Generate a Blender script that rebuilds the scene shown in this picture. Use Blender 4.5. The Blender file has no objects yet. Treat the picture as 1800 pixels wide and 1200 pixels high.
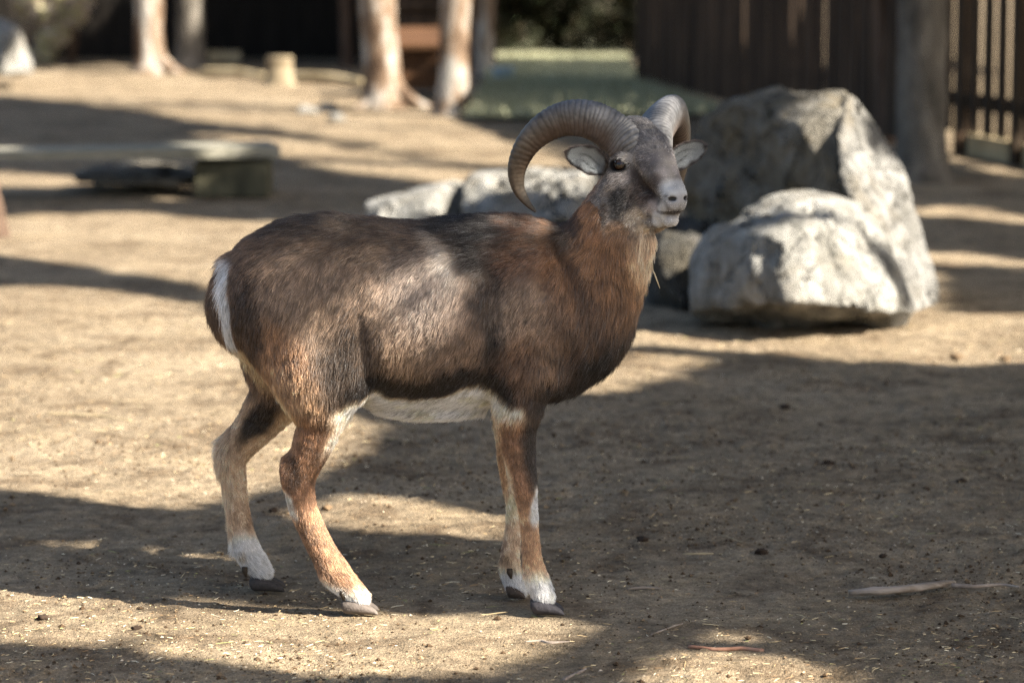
import bpy, bmesh, math, random
import numpy as np
from mathutils import Vector, Matrix
random.seed(7)
RNG = np.random.default_rng(11)

# ------------------------------------------------------------------ camera, sky, sun, exposure
SC = bpy.context.scene
FPX = 5580.0                                   # focal length in photo pixels (1800 wide)
CAMH = 1.30
TH = math.atan(735 / FPX)                      # downward pitch
CT, ST = math.cos(TH), math.sin(TH)
cam = bpy.data.cameras.new('camera')
cam.sensor_width = 36.0
cam.lens = FPX / 1800 * 36.0
cam.clip_start, cam.clip_end = 0.1, 2000
cam.dof.use_dof = True
cam.dof.focus_distance = 5.93
cam.dof.aperture_fstop = 3.9
camo = bpy.data.objects.new('camera', cam)
camo.location = (0, 0, CAMH)
camo.rotation_euler = (math.pi / 2 - TH, 0, 0)
SC.collection.objects.link(camo)
SC.camera = camo

SUN_EL = math.radians(37)
SUN_AZ = math.atan2(0.90, -0.43)               # from +Y, clockwise
SUN = np.array([math.sin(SUN_AZ) * math.cos(SUN_EL), math.cos(SUN_AZ) * math.cos(SUN_EL), math.sin(SUN_EL)])
w = bpy.data.worlds.new('World')
SC.world = w
w.use_nodes = True
wn = w.node_tree.nodes
bg = wn.get('Background') or wn.new('ShaderNodeBackground')
sky = wn.new('ShaderNodeTexSky')
sky.sky_type = 'NISHITA'
sky.sun_disc = False
sky.sun_elevation = SUN_EL
sky.sun_rotation = SUN_AZ
sky.air_density = 1.0
sky.dust_density = 2.5
sky.ozone_density = 0.8
w.node_tree.links.new(sky.outputs[0], bg.inputs[0])
bg.inputs[1].default_value = 0.05
sl = bpy.data.lights.new('sun', 'SUN')
sl.energy = 5.0
sl.angle = math.radians(0.55)
sl.color = (1.0, 0.92, 0.80)
so = bpy.data.objects.new('sun', sl)
so.rotation_euler = Vector((-SUN[0], -SUN[1], -SUN[2])).to_track_quat('-Z', 'Y').to_euler()
so.location = (10, 0, 12)
SC.collection.objects.link(so)
SC.view_settings.view_transform = 'Standard'
SC.view_settings.look = 'None'
SC.view_settings.gamma = 1.0
SC.view_settings.exposure = 2.22
SC.cycles.max_bounces = 6
SC.cycles.diffuse_bounces = 3
SC.cycles.transparent_max_bounces = 4
SC.cycles.use_denoising = True
SC.cycles.denoising_input_passes = 'RGB_ALBEDO_NORMAL'
SC.cycles.denoising_prefilter = 'NONE'
SC.cycles.denoiser = 'OPENIMAGEDENOISE'
SC.cycles_curves.shape = 'RIBBONS'

C = SC.collection

# ------------------------------------------------------------------ helpers
def srgb(r, g, b):
    f = lambda c: (c / 255) / 12.92 if c / 255 <= .04045 else ((c / 255 + .055) / 1.055) ** 2.4
    return np.array([f(r), f(g), f(b)])

def P(px, py, Y):
    """world point seen at photo pixel (px, py) at world depth Y"""
    a = (px - 900) / FPX
    b = (600 - py) / FPX
    d = np.array([a, CT + b * ST, -ST + b * CT])
    return np.array([0, 0, CAMH]) + d * (Y / d[1])

def G(px, py, z=0.0):
    a = (px - 900) / FPX
    b = (600 - py) / FPX
    d = np.array([a, CT + b * ST, -ST + b * CT])
    return np.array([0, 0, CAMH]) + d * ((z - CAMH) / d[2])

def proj(p):
    p = np.asarray(p)
    x, y, z = p[..., 0], p[..., 1], p[..., 2] - CAMH
    dep = y * CT - z * ST
    return 900 + FPX * x / dep, 600 - FPX * (y * ST + z * CT) / dep

def hash3(i, j, k, seed):
    h = (i * 374761393 + j * 668265263 + k * 2147483647 + seed * 1274126177) & 0xFFFFFFFF
    h = (h ^ (h >> 13)) * 1274126177 & 0xFFFFFFFF
    h = (h ^ (h >> 16)) & 0xFFFFFFFF
    return h.astype(np.float64) / 0xFFFFFFFF

def noise(p, scale=1.0, seed=0, octaves=1):
    """value noise, about -1..1, p (N,3)"""
    p = np.asarray(p, float) * scale
    out = np.zeros(len(p)); amp = 1.0; tot = 0
    for o in range(octaves):
        f = np.floor(p).astype(np.int64); t = p - f
        t = t * t * (3 - 2 * t)
        r = 0
        for a in (0, 1):
            for b in (0, 1):
                for c in (0, 1):
                    wgt = (t[:, 0] if a else 1 - t[:, 0]) * (t[:, 1] if b else 1 - t[:, 1]) * (t[:, 2] if c else 1 - t[:, 2])
                    r = r + wgt * hash3(f[:, 0] + a, f[:, 1] + b, f[:, 2] + c, seed + o)
        out += amp * (r * 2 - 1); tot += amp
        amp *= .5; p = p * 2.03 + 17.3
    return out / tot

def sstep(a, b, x):
    t = np.clip((x - a) / (b - a), 0, 1)
    return t * t * (3 - 2 * t)

def mesh_np(name, V, F, smooth=True):
    """V (n,3), F list of lists or (m,k) array"""
    me = bpy.data.meshes.new(name)
    V = np.asarray(V, np.float32)
    me.vertices.add(len(V))
    me.vertices.foreach_set('co', V.ravel())
    if isinstance(F, np.ndarray):
        k = F.shape[1]
        flat = F.astype(np.int32).ravel(); n = len(F)
        starts = np.arange(n, dtype=np.int32) * k
    else:
        n = len(F)
        lens = np.array([len(f) for f in F], np.int32)
        flat = np.concatenate([np.asarray(f, np.int32) for f in F])
        starts = np.concatenate([[0], np.cumsum(lens)[:-1]]).astype(np.int32)
    me.loops.add(len(flat))
    me.loops.foreach_set('vertex_index', flat)
    me.polygons.add(n)
    me.polygons.foreach_set('loop_start', starts)
    me.update(calc_edges=True)
    me.validate()
    me.polygons.foreach_set('use_smooth', np.full(len(me.polygons), smooth))
    return me

def set_col(me, name, col):
    a = me.attributes.new(name, 'FLOAT_COLOR', 'POINT')
    c = np.ones((len(me.vertices), 4), np.float32)
    c[:, :3] = col
    a.data.foreach_set('color', c.ravel())

def tag(o, label=None, cat=None, group=None, kind=None):
    if label: o['label'] = label
    if cat: o['category'] = cat
    if group: o['group'] = group
    if kind: o['kind'] = kind
    return o

def obj(name, me, mat=None, parent=None):
    """link mesh (world coordinates) as one object, parented keeping its place"""
    if mat is not None and len(me.materials) == 0:
        me.materials.append(mat)
    o = bpy.data.objects.new(name, me)
    C.objects.link(o)
    if parent is not None:
        o.parent = parent
        o.matrix_parent_inverse = parent_world(parent).inverted()
    return o

def parent_world(o):
    m = Matrix.Translation(o.location) @ o.rotation_euler.to_matrix().to_4x4()
    if o.parent is not None:
        m = parent_world(o.parent) @ o.matrix_parent_inverse @ m
    return m

def empty(name, loc, label, cat, group=None):
    o = bpy.data.objects.new(name, None)
    o.location = tuple(float(v) for v in loc)
    o.empty_display_size = .1
    C.objects.link(o)
    return tag(o, label, cat, group)

class MB:
    def __init__(s): s.v = []; s.f = []; s.n = 0
    def add(s, V, F):
        V = np.asarray(V, float); F = [[i + s.n for i in f] for f in F]
        s.v.append(V); s.f += F; s.n += len(V)
        return s
    def box(s, c, size, rot=None, taper=1.0):
        x, y, z = [q / 2 for q in size]
        V = np.array([[a * x * (taper if cc > 0 else 1), b * y * (taper if cc > 0 else 1), cc * z] for a in (-1, 1) for b in (-1, 1) for cc in (-1, 1)])
        if rot is not None: V = V @ np.array(rot).T
        F = [[0, 1, 3, 2], [4, 6, 7, 5], [0, 4, 5, 1], [2, 3, 7, 6], [0, 2, 6, 4], [1, 5, 7, 3]]
        return s.add(V + np.asarray(c), F)
    def tube(s, pts, rad, n=12, cap=True, rough=0, seed=0, squash=1.0):
        pts = np.asarray(pts, float); rad = np.asarray(rad, float)
        m = len(pts); T = np.gradient(pts, axis=0)
        T /= np.linalg.norm(T, axis=1)[:, None] + 1e-9
        u = np.array([1.0, 0, 0]) if abs(T[0, 0]) < .8 else np.array([0, 1.0, 0])
        V = []
        ang = np.arange(n) / n * 2 * math.pi
        for i in range(m):
            u = u - T[i] * (u @ T[i]); u /= np.linalg.norm(u)
            v = np.cross(T[i], u)
            r = rad[i] * np.ones(n)
            if rough:
                q = np.stack([np.cos(ang) * 1.3, np.sin(ang) * 1.3, np.full(n, i * .35)], 1)
                r = r * (1 + rough * noise(q, 1.6, seed, 2))
            V.append(pts[i] + (np.cos(ang) * r)[:, None] * u + (np.sin(ang) * r * squash)[:, None] * v)
        V = np.concatenate(V)
        F = [[i * n + j, i * n + (j + 1) % n, (i + 1) * n + (j + 1) % n, (i + 1) * n + j] for i in range(m - 1) for j in range(n)]
        if cap:
            F.append(list(range(n))[::-1]); F.append([(m - 1) * n + j for j in range(n)])
        return s.add(V, F)
    def mesh(s, name, smooth=True):
        return mesh_np(name, np.concatenate(s.v), s.f, smooth)

def catmull(pts, m):
    pts = np.asarray(pts, float); n = len(pts)
    k = np.concatenate([[2 * pts[0] - pts[1]], pts, [2 * pts[-1] - pts[-2]]])
    out = []
    for i in range(n - 1):
        a, b, c, d = k[i], k[i + 1], k[i + 2], k[i + 3]
        for t in np.arange(m) / m:
            out.append(.5 * ((2 * b) + (-a + c) * t + (2 * a - 5 * b + 4 * c - d) * t * t + (-a + 3 * b - 3 * c + d) * t ** 3))
    out.append(pts[-1])
    return np.array(out)

# ------------------------------------------------------------------ materials
def newmat(name):
    m = bpy.data.materials.new(name); m.use_nodes = True
    nt = m.node_tree
    return m, nt, nt.nodes['Principled BSDF']

def ramp(nt, stops, interp='LINEAR'):
    r = nt.nodes.new('ShaderNodeValToRGB')
    r.color_ramp.interpolation = interp
    e = r.color_ramp.elements
    while len(e) < len(stops): e.new(.5)
    for i, (p, c) in enumerate(stops):
        e[i].position = p
        e[i].color = (c[0], c[1], c[2], 1) if hasattr(c, '__len__') else (c, c, c, 1)
    return r

def nz(nt, scale, detail=6, rough=.6, coord=None, dist=0.0):
    n = nt.nodes.new('ShaderNodeTexNoise')
    n.inputs['Scale'].default_value = scale
    n.inputs['Detail'].default_value = detail
    n.inputs['Roughness'].default_value = rough
    n.inputs['Distortion'].default_value = dist
    if coord is not None: nt.links.new(coord, n.inputs['Vector'])
    return n

def mixc(nt, fac, a, b, mode='MIX'):
    n = nt.nodes.new('ShaderNodeMix'); n.data_type = 'RGBA'; n.blend_type = mode
    for sock, val in ((n.inputs[0], fac), (n.inputs[6], a), (n.inputs[7], b)):
        if isinstance(val, bpy.types.NodeSocket): nt.links.new(val, sock)
        elif isinstance(val, (int, float)): sock.default_value = val if sock.type == 'VALUE' else (val, val, val, 1)
        else: sock.default_value = (val[0], val[1], val[2], 1)
    return n.outputs[2]

def bump(nt, bsdf, h, strength=.5, dist=.01):
    b = nt.nodes.new('ShaderNodeBump')
    b.inputs['Strength'].default_value = strength
    b.inputs['Distance'].default_value = dist
    nt.links.new(h, b.inputs['Height']); nt.links.new(b.outputs[0], bsdf.inputs['Normal'])

def coords(nt, scale=(1, 1, 1), rot=(0, 0, 0)):
    tc = nt.nodes.new('ShaderNodeTexCoord'); mp = nt.nodes.new('ShaderNodeMapping')
    mp.inputs['Scale'].default_value = scale; mp.inputs['Rotation'].default_value = rot
    nt.links.new(tc.outputs['Object'], mp.inputs[0])
    return mp.outputs[0]

def simple(name, cols, scale=8, detail=6, rough=.85, bs=.4, bd=.01, stretch=(1, 1, 1), spec=.3):
    m, nt, b = newmat(name)
    co = coords(nt, stretch)
    n = nz(nt, scale, detail, .65, co)
    k = len(cols)
    r = ramp(nt, [(.3 + .4 * i / max(1, k - 1), c) for i, c in enumerate(cols)])
    nt.links.new(n.outputs[0], r.inputs[0]); nt.links.new(r.outputs[0], b.inputs['Base Color'])
    b.inputs['Roughness'].default_value = rough
    b.inputs['Specular IOR Level'].default_value = spec
    if bs:
        n2 = nz(nt, scale * 3, 5, .7, co)
        bump(nt, b, n2.outputs[0], bs, bd)
    return m

def ground_mat():
    m, nt, b = newmat('dry_soil')
    co = coords(nt)
    ff = nz(nt, 420, 2, .8, co)
    ffr = ramp(nt, [(.32, .62), (.5, 1.0), (.66, 1.3)]); nt.links.new(ff.outputs[0], ffr.inputs[0])
    big = nz(nt, 1.3, 5, .6, co)
    base = ramp(nt, [(.3, (.225, .172, .111)), (.5, (.29, .226, .15)), (.7, (.352, .281, .192))])
    nt.links.new(big.outputs[0], base.inputs[0])
    mid = nz(nt, 22, 6, .7, co)
    mr = ramp(nt, [(.33, .52), (.5, .9), (.68, 1.2)])
    nt.links.new(mid.outputs[0], mr.inputs[0])
    c = mixc(nt, 1.0, base.outputs[0], mr.outputs[0], 'MULTIPLY')
    fine = nz(nt, 170, 3, .75, co)
    fr = ramp(nt, [(.30, .35), (.45, .85), (.6, 1.05), (.70, 1.7)])
    nt.links.new(fine.outputs[0], fr.inputs[0])
    c = mixc(nt, .85, c, fr.outputs[0], 'MULTIPLY')
    c = mixc(nt, .8, c, ffr.outputs[0], 'MULTIPLY')
    # damp dark patches and dusty pale ones
    pt = nz(nt, 4.5, 4, .65, co, .6)
    pr = ramp(nt, [(.36, (.62, .58, .55)), (.5, (1, 1, 1)), (.66, (1.13, 1.12, 1.08))])
    nt.links.new(pt.outputs[0], pr.inputs[0])
    c = mixc(nt, 1.0, c, pr.outputs[0], 'MULTIPLY')
    # chaff specks
    vo = nt.nodes.new('ShaderNodeTexVoronoi'); vo.inputs['Scale'].default_value = 130
    vo.inputs['Randomness'].default_value = 1
    nt.links.new(co, vo.inputs['Vector'])
    vr = ramp(nt, [(.10, 1.0), (.17, 0.0)])
    nt.links.new(vo.outputs['Distance'], vr.inputs[0])
    pick = nt.nodes.new('ShaderNodeSeparateColor'); nt.links.new(vo.outputs['Color'], pick.inputs[0])
    pk = ramp(nt, [(.80, 0.0), (.84, 1.0)]); nt.links.new(pick.outputs[0], pk.inputs[0])
    mm = nt.nodes.new('ShaderNodeMath'); mm.operation = 'MULTIPLY'
    nt.links.new(vr.outputs[0], mm.inputs[0]); nt.links.new(pk.outputs[0], mm.inputs[1])
    c = mixc(nt, mm.outputs[0], c, (.62, .53, .40))
    nt.links.new(c, b.inputs['Base Color'])
    b.inputs['Roughness'].default_value = .95
    b.inputs['Specular IOR Level'].default_value = .15
    h = nt.nodes.new('ShaderNodeMath'); h.operation = 'ADD'
    nt.links.new(mid.outputs[0], h.inputs[0]); nt.links.new(fine.outputs[0], h.inputs[1])
    bump(nt, b, h.outputs[0], .9, .012)
    return m

def rock_mat(name, dark, midc, light, green=.4, seed=0.0, streak=(1, 1, .35)):
    m, nt, b = newmat(name)
    co = coords(nt, streak, (.25, .35, seed))
    n = nz(nt, 5, 10, .68, co, .9)
    r = ramp(nt, [(.28, dark), (.5, midc), (.68, light)])
    nt.links.new(n.outputs[0], r.inputs[0])
    c2 = coords(nt, (1, 1, 1), (0, 0, seed + 1))
    n2 = nz(nt, 24, 8, .7, c2)
    r2 = ramp(nt, [(.3, .55), (.55, 1.0), (.75, 1.25)])
    nt.links.new(n2.outputs[0], r2.inputs[0])
    c = mixc(nt, 1.0, r.outputs[0], r2.outputs[0], 'MULTIPLY')
    n3 = nz(nt, 3.2, 5, .7, c2, .5)
    r3 = ramp(nt, [(.5, 0.0), (.62, green)])
    nt.links.new(n3.outputs[0], r3.inputs[0])
    c = mixc(nt, r3.outputs[0], c, (.17, .13, .07))
    vo = nt.nodes.new('ShaderNodeTexVoronoi'); vo.feature = 'DISTANCE_TO_EDGE'; vo.inputs['Scale'].default_value = 7
    wv = nz(nt, 4, 4, .6, c2); va = nt.nodes.new('ShaderNodeVectorMath'); va.operation = 'MULTIPLY_ADD'
    nt.links.new(wv.outputs['Color'], va.inputs[0]); va.inputs[1].default_value = (.35, .35, .35); nt.links.new(co, va.inputs[2])
    nt.links.new(va.outputs[0], vo.inputs['Vector'])
    vr = ramp(nt, [(.0, .50), (.03, .9), (.07, 1.0)]); nt.links.new(vo.outputs['Distance'], vr.inputs[0])
    c = mixc(nt, 1.0, c, vr.outputs[0], 'MULTIPLY')
    nt.links.new(c, b.inputs['Base Color'])
    b.inputs['Roughness'].default_value = .9
    b.inputs['Specular IOR Level'].default_value = .25
    hm = nt.nodes.new('ShaderNodeMath'); hm.operation = 'MULTIPLY_ADD'
    nt.links.new(vr.outputs[0], hm.inputs[0]); hm.inputs[1].default_value = .8; nt.links.new(n2.outputs[0], hm.inputs[2])
    bump(nt, b, hm.outputs[0], 1.0, .035)
    return m

def attr_mat(name, attr='Col', rough=.6, spec=.3, mulnoise=None, bs=0, bscale=200, bd=.001):
    m, nt, b = newmat(name)
    a = nt.nodes.new('ShaderNodeAttribute'); a.attribute_name = attr
    c = a.outputs['Color']
    if mulnoise or bs:
        co = coords(nt)
    if mulnoise:
        n = nz(nt, mulnoise, 5, .7, co)
        r = ramp(nt, [(.3, .7), (.7, 1.25)]); nt.links.new(n.outputs[0], r.inputs[0])
        c = mixc(nt, 1.0, c, r.outputs[0], 'MULTIPLY')
    nt.links.new(c, b.inputs['Base Color'])
    b.inputs['Roughness'].default_value = rough
    b.inputs['Specular IOR Level'].default_value = spec
    if bs:
        n = nz(nt, bscale, 4, .6, co); bump(nt, b, n.outputs[0], bs, bd)
    return m

M = {}
M['soil'] = ground_mat()
M['fur'] = attr_mat('fur', 'Col', .42, .55)
M['skin'] = attr_mat('undercoat', 'Col', .8, .2)
M['horn'] = attr_mat('horn_keratin', 'Col', .5, .4, 90, .4, 300, .0012)
M['ear'] = attr_mat('ear_skin', 'Col', .7, .25)
M['hoof'] = attr_mat('hoof_horn', 'Col', .75, .25, 150, .7, 140, .003)
M['eye'] = attr_mat('eyeball', 'Col', .06, .6)
M['crumb'] = attr_mat('soil_crumb', 'Col', .95, .1, 200)
M['straw'] = attr_mat('straw', 'Col', .7, .3)
M['leaf'] = attr_mat('leaf', 'Col', .6, .3)
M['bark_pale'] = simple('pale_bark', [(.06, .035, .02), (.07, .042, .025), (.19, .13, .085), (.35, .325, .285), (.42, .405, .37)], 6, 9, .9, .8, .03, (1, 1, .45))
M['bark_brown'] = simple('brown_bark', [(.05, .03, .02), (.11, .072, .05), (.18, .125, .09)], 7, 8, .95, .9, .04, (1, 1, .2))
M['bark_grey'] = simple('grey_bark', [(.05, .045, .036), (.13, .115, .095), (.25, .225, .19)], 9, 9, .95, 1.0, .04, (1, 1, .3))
M['dark_wood'] = simple('shade_black_boards', [(.008, .007, .006), (.016, .013, .010), (.028, .022, .017)], 6, 6, .85, .4, .01, (4, 4, .3), .2)  # near-black base colour stands in for shade on the boards
M['fence_wood'] = simple('weathered_dark_boards', [(.016, .012, .008), (.045, .030, .020), (.13, .085, .055)], 4, 7, .9, .5, .01, (3, 3, .25), .2)
M['picket_wood'] = simple('dark_pickets', [(.02, .015, .010), (.04, .028, .018), (.07, .05, .03)], 5, 7, .9, .5, .01, (3, 3, .3), .2)
M['orange_wood'] = simple('orange_boards', [(.05, .024, .010), (.085, .040, .017), (.12, .058, .025)], 4, 6, .7, .4, .01, (.4, 3, 3))
M['old_timber'] = simple('lichened_timber', [(.10, .095, .07), (.21, .20, .155), (.32, .30, .25)], 5, 8, .9, .6, .02, (.5, 4, 4))
M['dark_timber'] = simple('mossy_timber_end', [(.03, .03, .018), (.07, .065, .04), (.11, .10, .06)], 8, 7, .9, .6, .02)
M['pale_wood'] = simple('debarked_wood', [(.26, .20, .11), (.40, .32, .19), (.52, .43, .28)], 6, 6, .8, .4, .01, (1, 1, .3))
M['stump_wood'] = simple('sawn_stump', [(.13, .10, .065), (.20, .16, .10), (.27, .22, .15)], 6, 6, .85, .4, .01, (1, 1, .3))
M['driftwood'] = simple('dry_bark_strip', [(.11, .085, .06), (.26, .21, .165), (.40, .34, .28)], 14, 8, .9, .8, .006, (.35, 3, 3))
M['twig_red'] = simple('reddish_twig', [(.22, .10, .06), (.38, .20, .13), (.48, .30, .20)], 25, 5, .8, .5, .003)
M['twig_grey'] = simple('grey_twig', [(.13, .10, .08), (.26, .21, .17), (.38, .32, .26)], 25, 5, .8, .5, .003)
M['grass_soil'] = simple('mown_grass_ground', [(.26, .26, .16), (.36, .36, .24), (.44, .43, .31)], 3, 7, .95, .6, .03)
M['grass'] = attr_mat('grass_blade', 'Col', .6, .2)
M['rock_big'] = rock_mat('big_boulder_stone', (.09, .08, .06), (.18, .165, .135), (.30, .29, .26), .6, .4)
M['rock_white'] = rock_mat('pale_boulder_stone', (.12, .117, .10), (.29, .282, .255), (.46, .45, .42), .3, 2.2, (1, 1.2, .25))
M['rock_grey'] = rock_mat('grey_stone', (.11, .105, .09), (.22, .215, .20), (.36, .355, .335), .3, 1.1, (.6, 1, 1.2))
M['rock_dark'] = rock_mat('dark_stone', (.03, .03, .028), (.06, .058, .05), (.11, .10, .09), .2, 3.1)  # blackish stone, the hollow's shade put into its colour
M['blue'] = simple('blue_plastic', [(.35, .47, .56), (.45, .57, .66)], 3, 3, .4, 0)
M['glazing'] = simple('greenhouse_mesh', [(.12, .17, .11), (.22, .27, .19), (.36, .40, .33)], 14, 5, .6, 0, .01, (1, 1, .2))

# ------------------------------------------------------------------ implicit surface of the animal
class Prim:
    def __init__(s, A, B, ra, rb, U, k):
        s.A = np.asarray(A, float); s.B = np.asarray(B, float)
        W = s.B - s.A; L = np.linalg.norm(W)
        s.L = L
        s.W = W / L if L > 1e-6 else np.array([0, 0, 1.0])
        U = np.asarray(U, float); U = U - s.W * (U @ s.W)
        if np.linalg.norm(U) < 1e-3: U = np.cross(s.W, [0.3, .5, .8])
        s.U = U / np.linalg.norm(U); s.V = np.cross(s.W, s.U)
        s.ra = np.asarray(ra, float); s.rb = np.asarray(rb, float); s.k = k
        s.c = (s.A + s.B) / 2; s.R = L / 2 + max(s.ra.max(), s.rb.max())
    def d(s, p):
        q = p - s.A
        t = np.clip(q @ s.W / max(s.L, 1e-6), 0, 1)
        q = q - t[:, None] * (s.B - s.A)
        r = s.ra + t[:, None] * (s.rb - s.ra)         # (u, v)
        rw = (r[:, 0] + r[:, 1]) / 2
        a, u, v = q @ s.W, q @ s.U, q @ s.V
        k0 = np.sqrt((a / rw) ** 2 + (u / r[:, 0]) ** 2 + (v / r[:, 1]) ** 2)
        k1 = np.sqrt((a / rw ** 2) ** 2 + (u / r[:, 0] ** 2) ** 2 + (v / r[:, 1] ** 2) ** 2)
        return np.where(k0 < .05, -r.min(1), k0 * (k0 - 1) / np.maximum(k1, 1e-6))

PR = []     # (group of prims, k)
def ell(c, r, U=(0, 0, 1), W=(1, 0, 0), k=.02):
    """ellipsoid: r=(along W, along U, third)"""
    c = np.asarray(c, float); W = np.asarray(W, float) / np.linalg.norm(W)
    e = Prim(c - W * 1e-4, c + W * 1e-4, (r[1], r[2]), (r[1], r[2]), U, k)
    # stretch along W
    e.rw = r[0]
    def d(p, s=e):
        q = p - c
        a, u, v = q @ s.W, q @ s.U, q @ s.V
        k0 = np.sqrt((a / r[0]) ** 2 + (u / r[1]) ** 2 + (v / r[2]) ** 2)
        k1 = np.sqrt((a / r[0] ** 2) ** 2 + (u / r[1] ** 2) ** 2 + (v / r[2] ** 2) ** 2)
        return np.where(k0 < .05, -min(r), k0 * (k0 - 1) / np.maximum(k1, 1e-6))
    e.d = d; e.R = max(r)
    PR.append(('add', [e], k)); return e
def chain(pts, rads, U=(0, 1, 0), k=.02, m=3):
    """pts list of 3d, rads list of (ru, rv)"""
    pts = catmull(pts, m); rads = np.maximum(catmull(rads, m), 1e-3)
    g = [Prim(pts[i], pts[i + 1], rads[i], rads[i + 1], U, k) for i in range(len(pts) - 1)]
    PR.append(('add', g, k))
def sub(e_k):
    op = PR.pop(); PR.append(('sub', op[1], e_k))

def S(px, Y=6.0): return px * (Y / FPX) * 1.018       # pixels to metres at depth Y

YC = 6.0
# torso: px, top, bottom, half width (m)
TORSO = [(428, 476, 556, .045), (446, 448, 606, .080), (476, 420, 640, .104), (520, 391, 664, .124), (570, 379, 690, .138),
         (630, 384, 702, .148), (690, 390, 715, .160), (750, 393, 722, .168), (810, 388, 716, .166), (860, 384, 707, .152),
         (920, 388, 700, .138), (972, 400, 690, .116), (1010, 424, 656, .098), (1030, 456, 604, .080), (1046, 480, 570, .058)]
pts = [P(x, (t + b) / 2, YC) for x, t, b, wd in TORSO]
rads = [(S((b - t) / 2), wd) for x, t, b, wd in TORSO]
chain(pts, rads, (0, 0, 1), .03, 3)
# neck (side half width px, lateral half width m)
NECK = [(1000, 520, 82, .080), (1038, 492, 86, .080), (1060, 452, 82, .076), (1077, 412, 72, .070), (1088, 370, 57, .062), (1102, 330, 46, .055)]
pts = [P(x, y, YC - .004 * i) for i, (x, y, r, wd) in enumerate(NECK)]
rads = [(S(r), wd) for x, y, r, wd in NECK]
T_neck = pts[-1] - pts[0]; U_neck = np.array([-T_neck[2], 0, T_neck[0]])
chain(pts, rads, U_neck, .025, 3)
# breast fullness
ell(P(1074, 515, YC), (S(40), S(62), .064), (.3, 0, 1), (1, 0, -.3), .025)
ell(P(980, 652, YC), (S(52), S(34), .068), (0, 0, 1), (1, 0, .35), .03)

Ln, Lf = YC - .085, YC + .085            # near and far leg planes at the body
def leg(data, k=.03, m=3):
    """data: px, py, Y, half width px, lateral half width (m)"""
    pts = [P(x, y, Y) for x, y, Y, r, wl in data]
    rads = [(wl * (.93 if y > 720 else 1), S(r, Y) * (.91 if y > 720 else 1)) for x, y, Y, r, wl in data]
    chain(pts, rads, (0, 1, 0), k, m)
# shoulders
for s, Y in ((-1, YC - .085), (1, YC + .085)):
    ell(P(938, 560, Y), (S(56), S(108), .050), (.18, 0, 1), (1, 0, -.18), .028)
    ell(P(945, 640, Y), (S(48), S(50), .044), (0, 0, 1), (1, 0, 0), .025)
    # hindquarter
    ell(P(512, 555, Y - s * .02), (S(72), S(112), .066), (.1, 0, 1), (1, 0, -.1), .028)
NF = [(915, 655, YC - .088, 54, .050), (912, 705, YC - .088, 44, .044), (908, 750, YC - .087, 37, .036), (913, 800, YC - .086, 30, .029),
      (921, 850, YC - .086, 25, .026), (927, 885, YC - .086, 19, .021), (931, 930, YC - .086, 16.5, .0175), (935, 975, YC - .087, 17.5, .018),
      (940, 1005, YC - .088, 21, .021), (948, 1028, YC - .090, 21, .022), (955, 1044, YC - .092, 19, .022)]
leg(NF, .022)
FFY = YC + .05
FF = [(912, 655, YC + .08, 50, .045), (905, 710, YC + .075, 38, .04), (896, 760, YC + .065, 28, .033), (897, 810, FFY, 23, .026),
      (901, 850, FFY, 20, .023), (904, 885, FFY, 16, .019), (903, 925, FFY, 15, .0165), (898, 965, FFY, 17, .0175),
      (896, 993, FFY, 19, .019), (902, 1018, FFY, 18, .02), (909, 1034, FFY, 16, .02)]
leg(FF, .022)
NH = [(522, 585, YC - .07, 86, .050), (545, 640, YC - .085, 78, .060), (562, 690, YC - .088, 66, .058), (563, 735, YC - .088, 45, .045),
      (548, 785, YC - .087, 36, .034), (531, 822, YC - .086, 32, .027), (526, 852, YC - .086, 29, .025), (533, 893, YC - .086, 26, .021),
      (551, 935, YC - .086, 25, .0195), (571, 975, YC - .087, 26, .0195), (589, 1005, YC - .088, 29, .023), (610, 1028, YC - .090, 23, .023),
      (630, 1046, YC - .092, 17, .022)]
leg(NH, .022)
FHY = YC + .115
FH = [(500, 575, YC + .07, 90, .055), (505, 640, YC + .085, 76, .06), (490, 690, YC + .095, 50, .052), (458, 738, YC + .105, 41, .040),
      (424, 778, FHY, 33, .030), (409, 808, FHY, 27, .026), (413, 848, FHY, 22, .022), (418, 890, FHY, 20.5, .019),
      (425, 930, FHY, 22, .019), (433, 962, FHY, 26, .022), (447, 985, FHY, 23, .022), (461, 1001, FHY, 17, .020)]
leg(FH, .022)
# hock points and heel tendons
for (x, y, Y) in ((503, 826, YC - .087), (393, 797, FHY)):
    ell(P(x, y, Y), (S(7), S(22), .010), (-.1, 0, 1), (1, 0, .1), .022)
# flank fold in front of the thigh
ell(P(612, 640, YC - .115), (S(40), S(70), .030), (-.2, 0, 1), (1, 0, .2), .03)
ell(P(612, 640, YC + .115), (S(40), S(70), .030), (-.2, 0, 1), (1, 0, .2), .03)
# tail
chain([P(404, 468, YC), P(393, 500, YC), P(388, 545, YC), (P(394, 580, YC))], [(.030, S(20)), (.028, S(18)), (.024, S(16)), (.012, S(9))], (0, 1, 0), .012)
# sheath / belly line
ell(P(757, 716, YC), (S(98), S(19), .068), (0, 0, 1), (1, 0, 0), .02)

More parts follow.
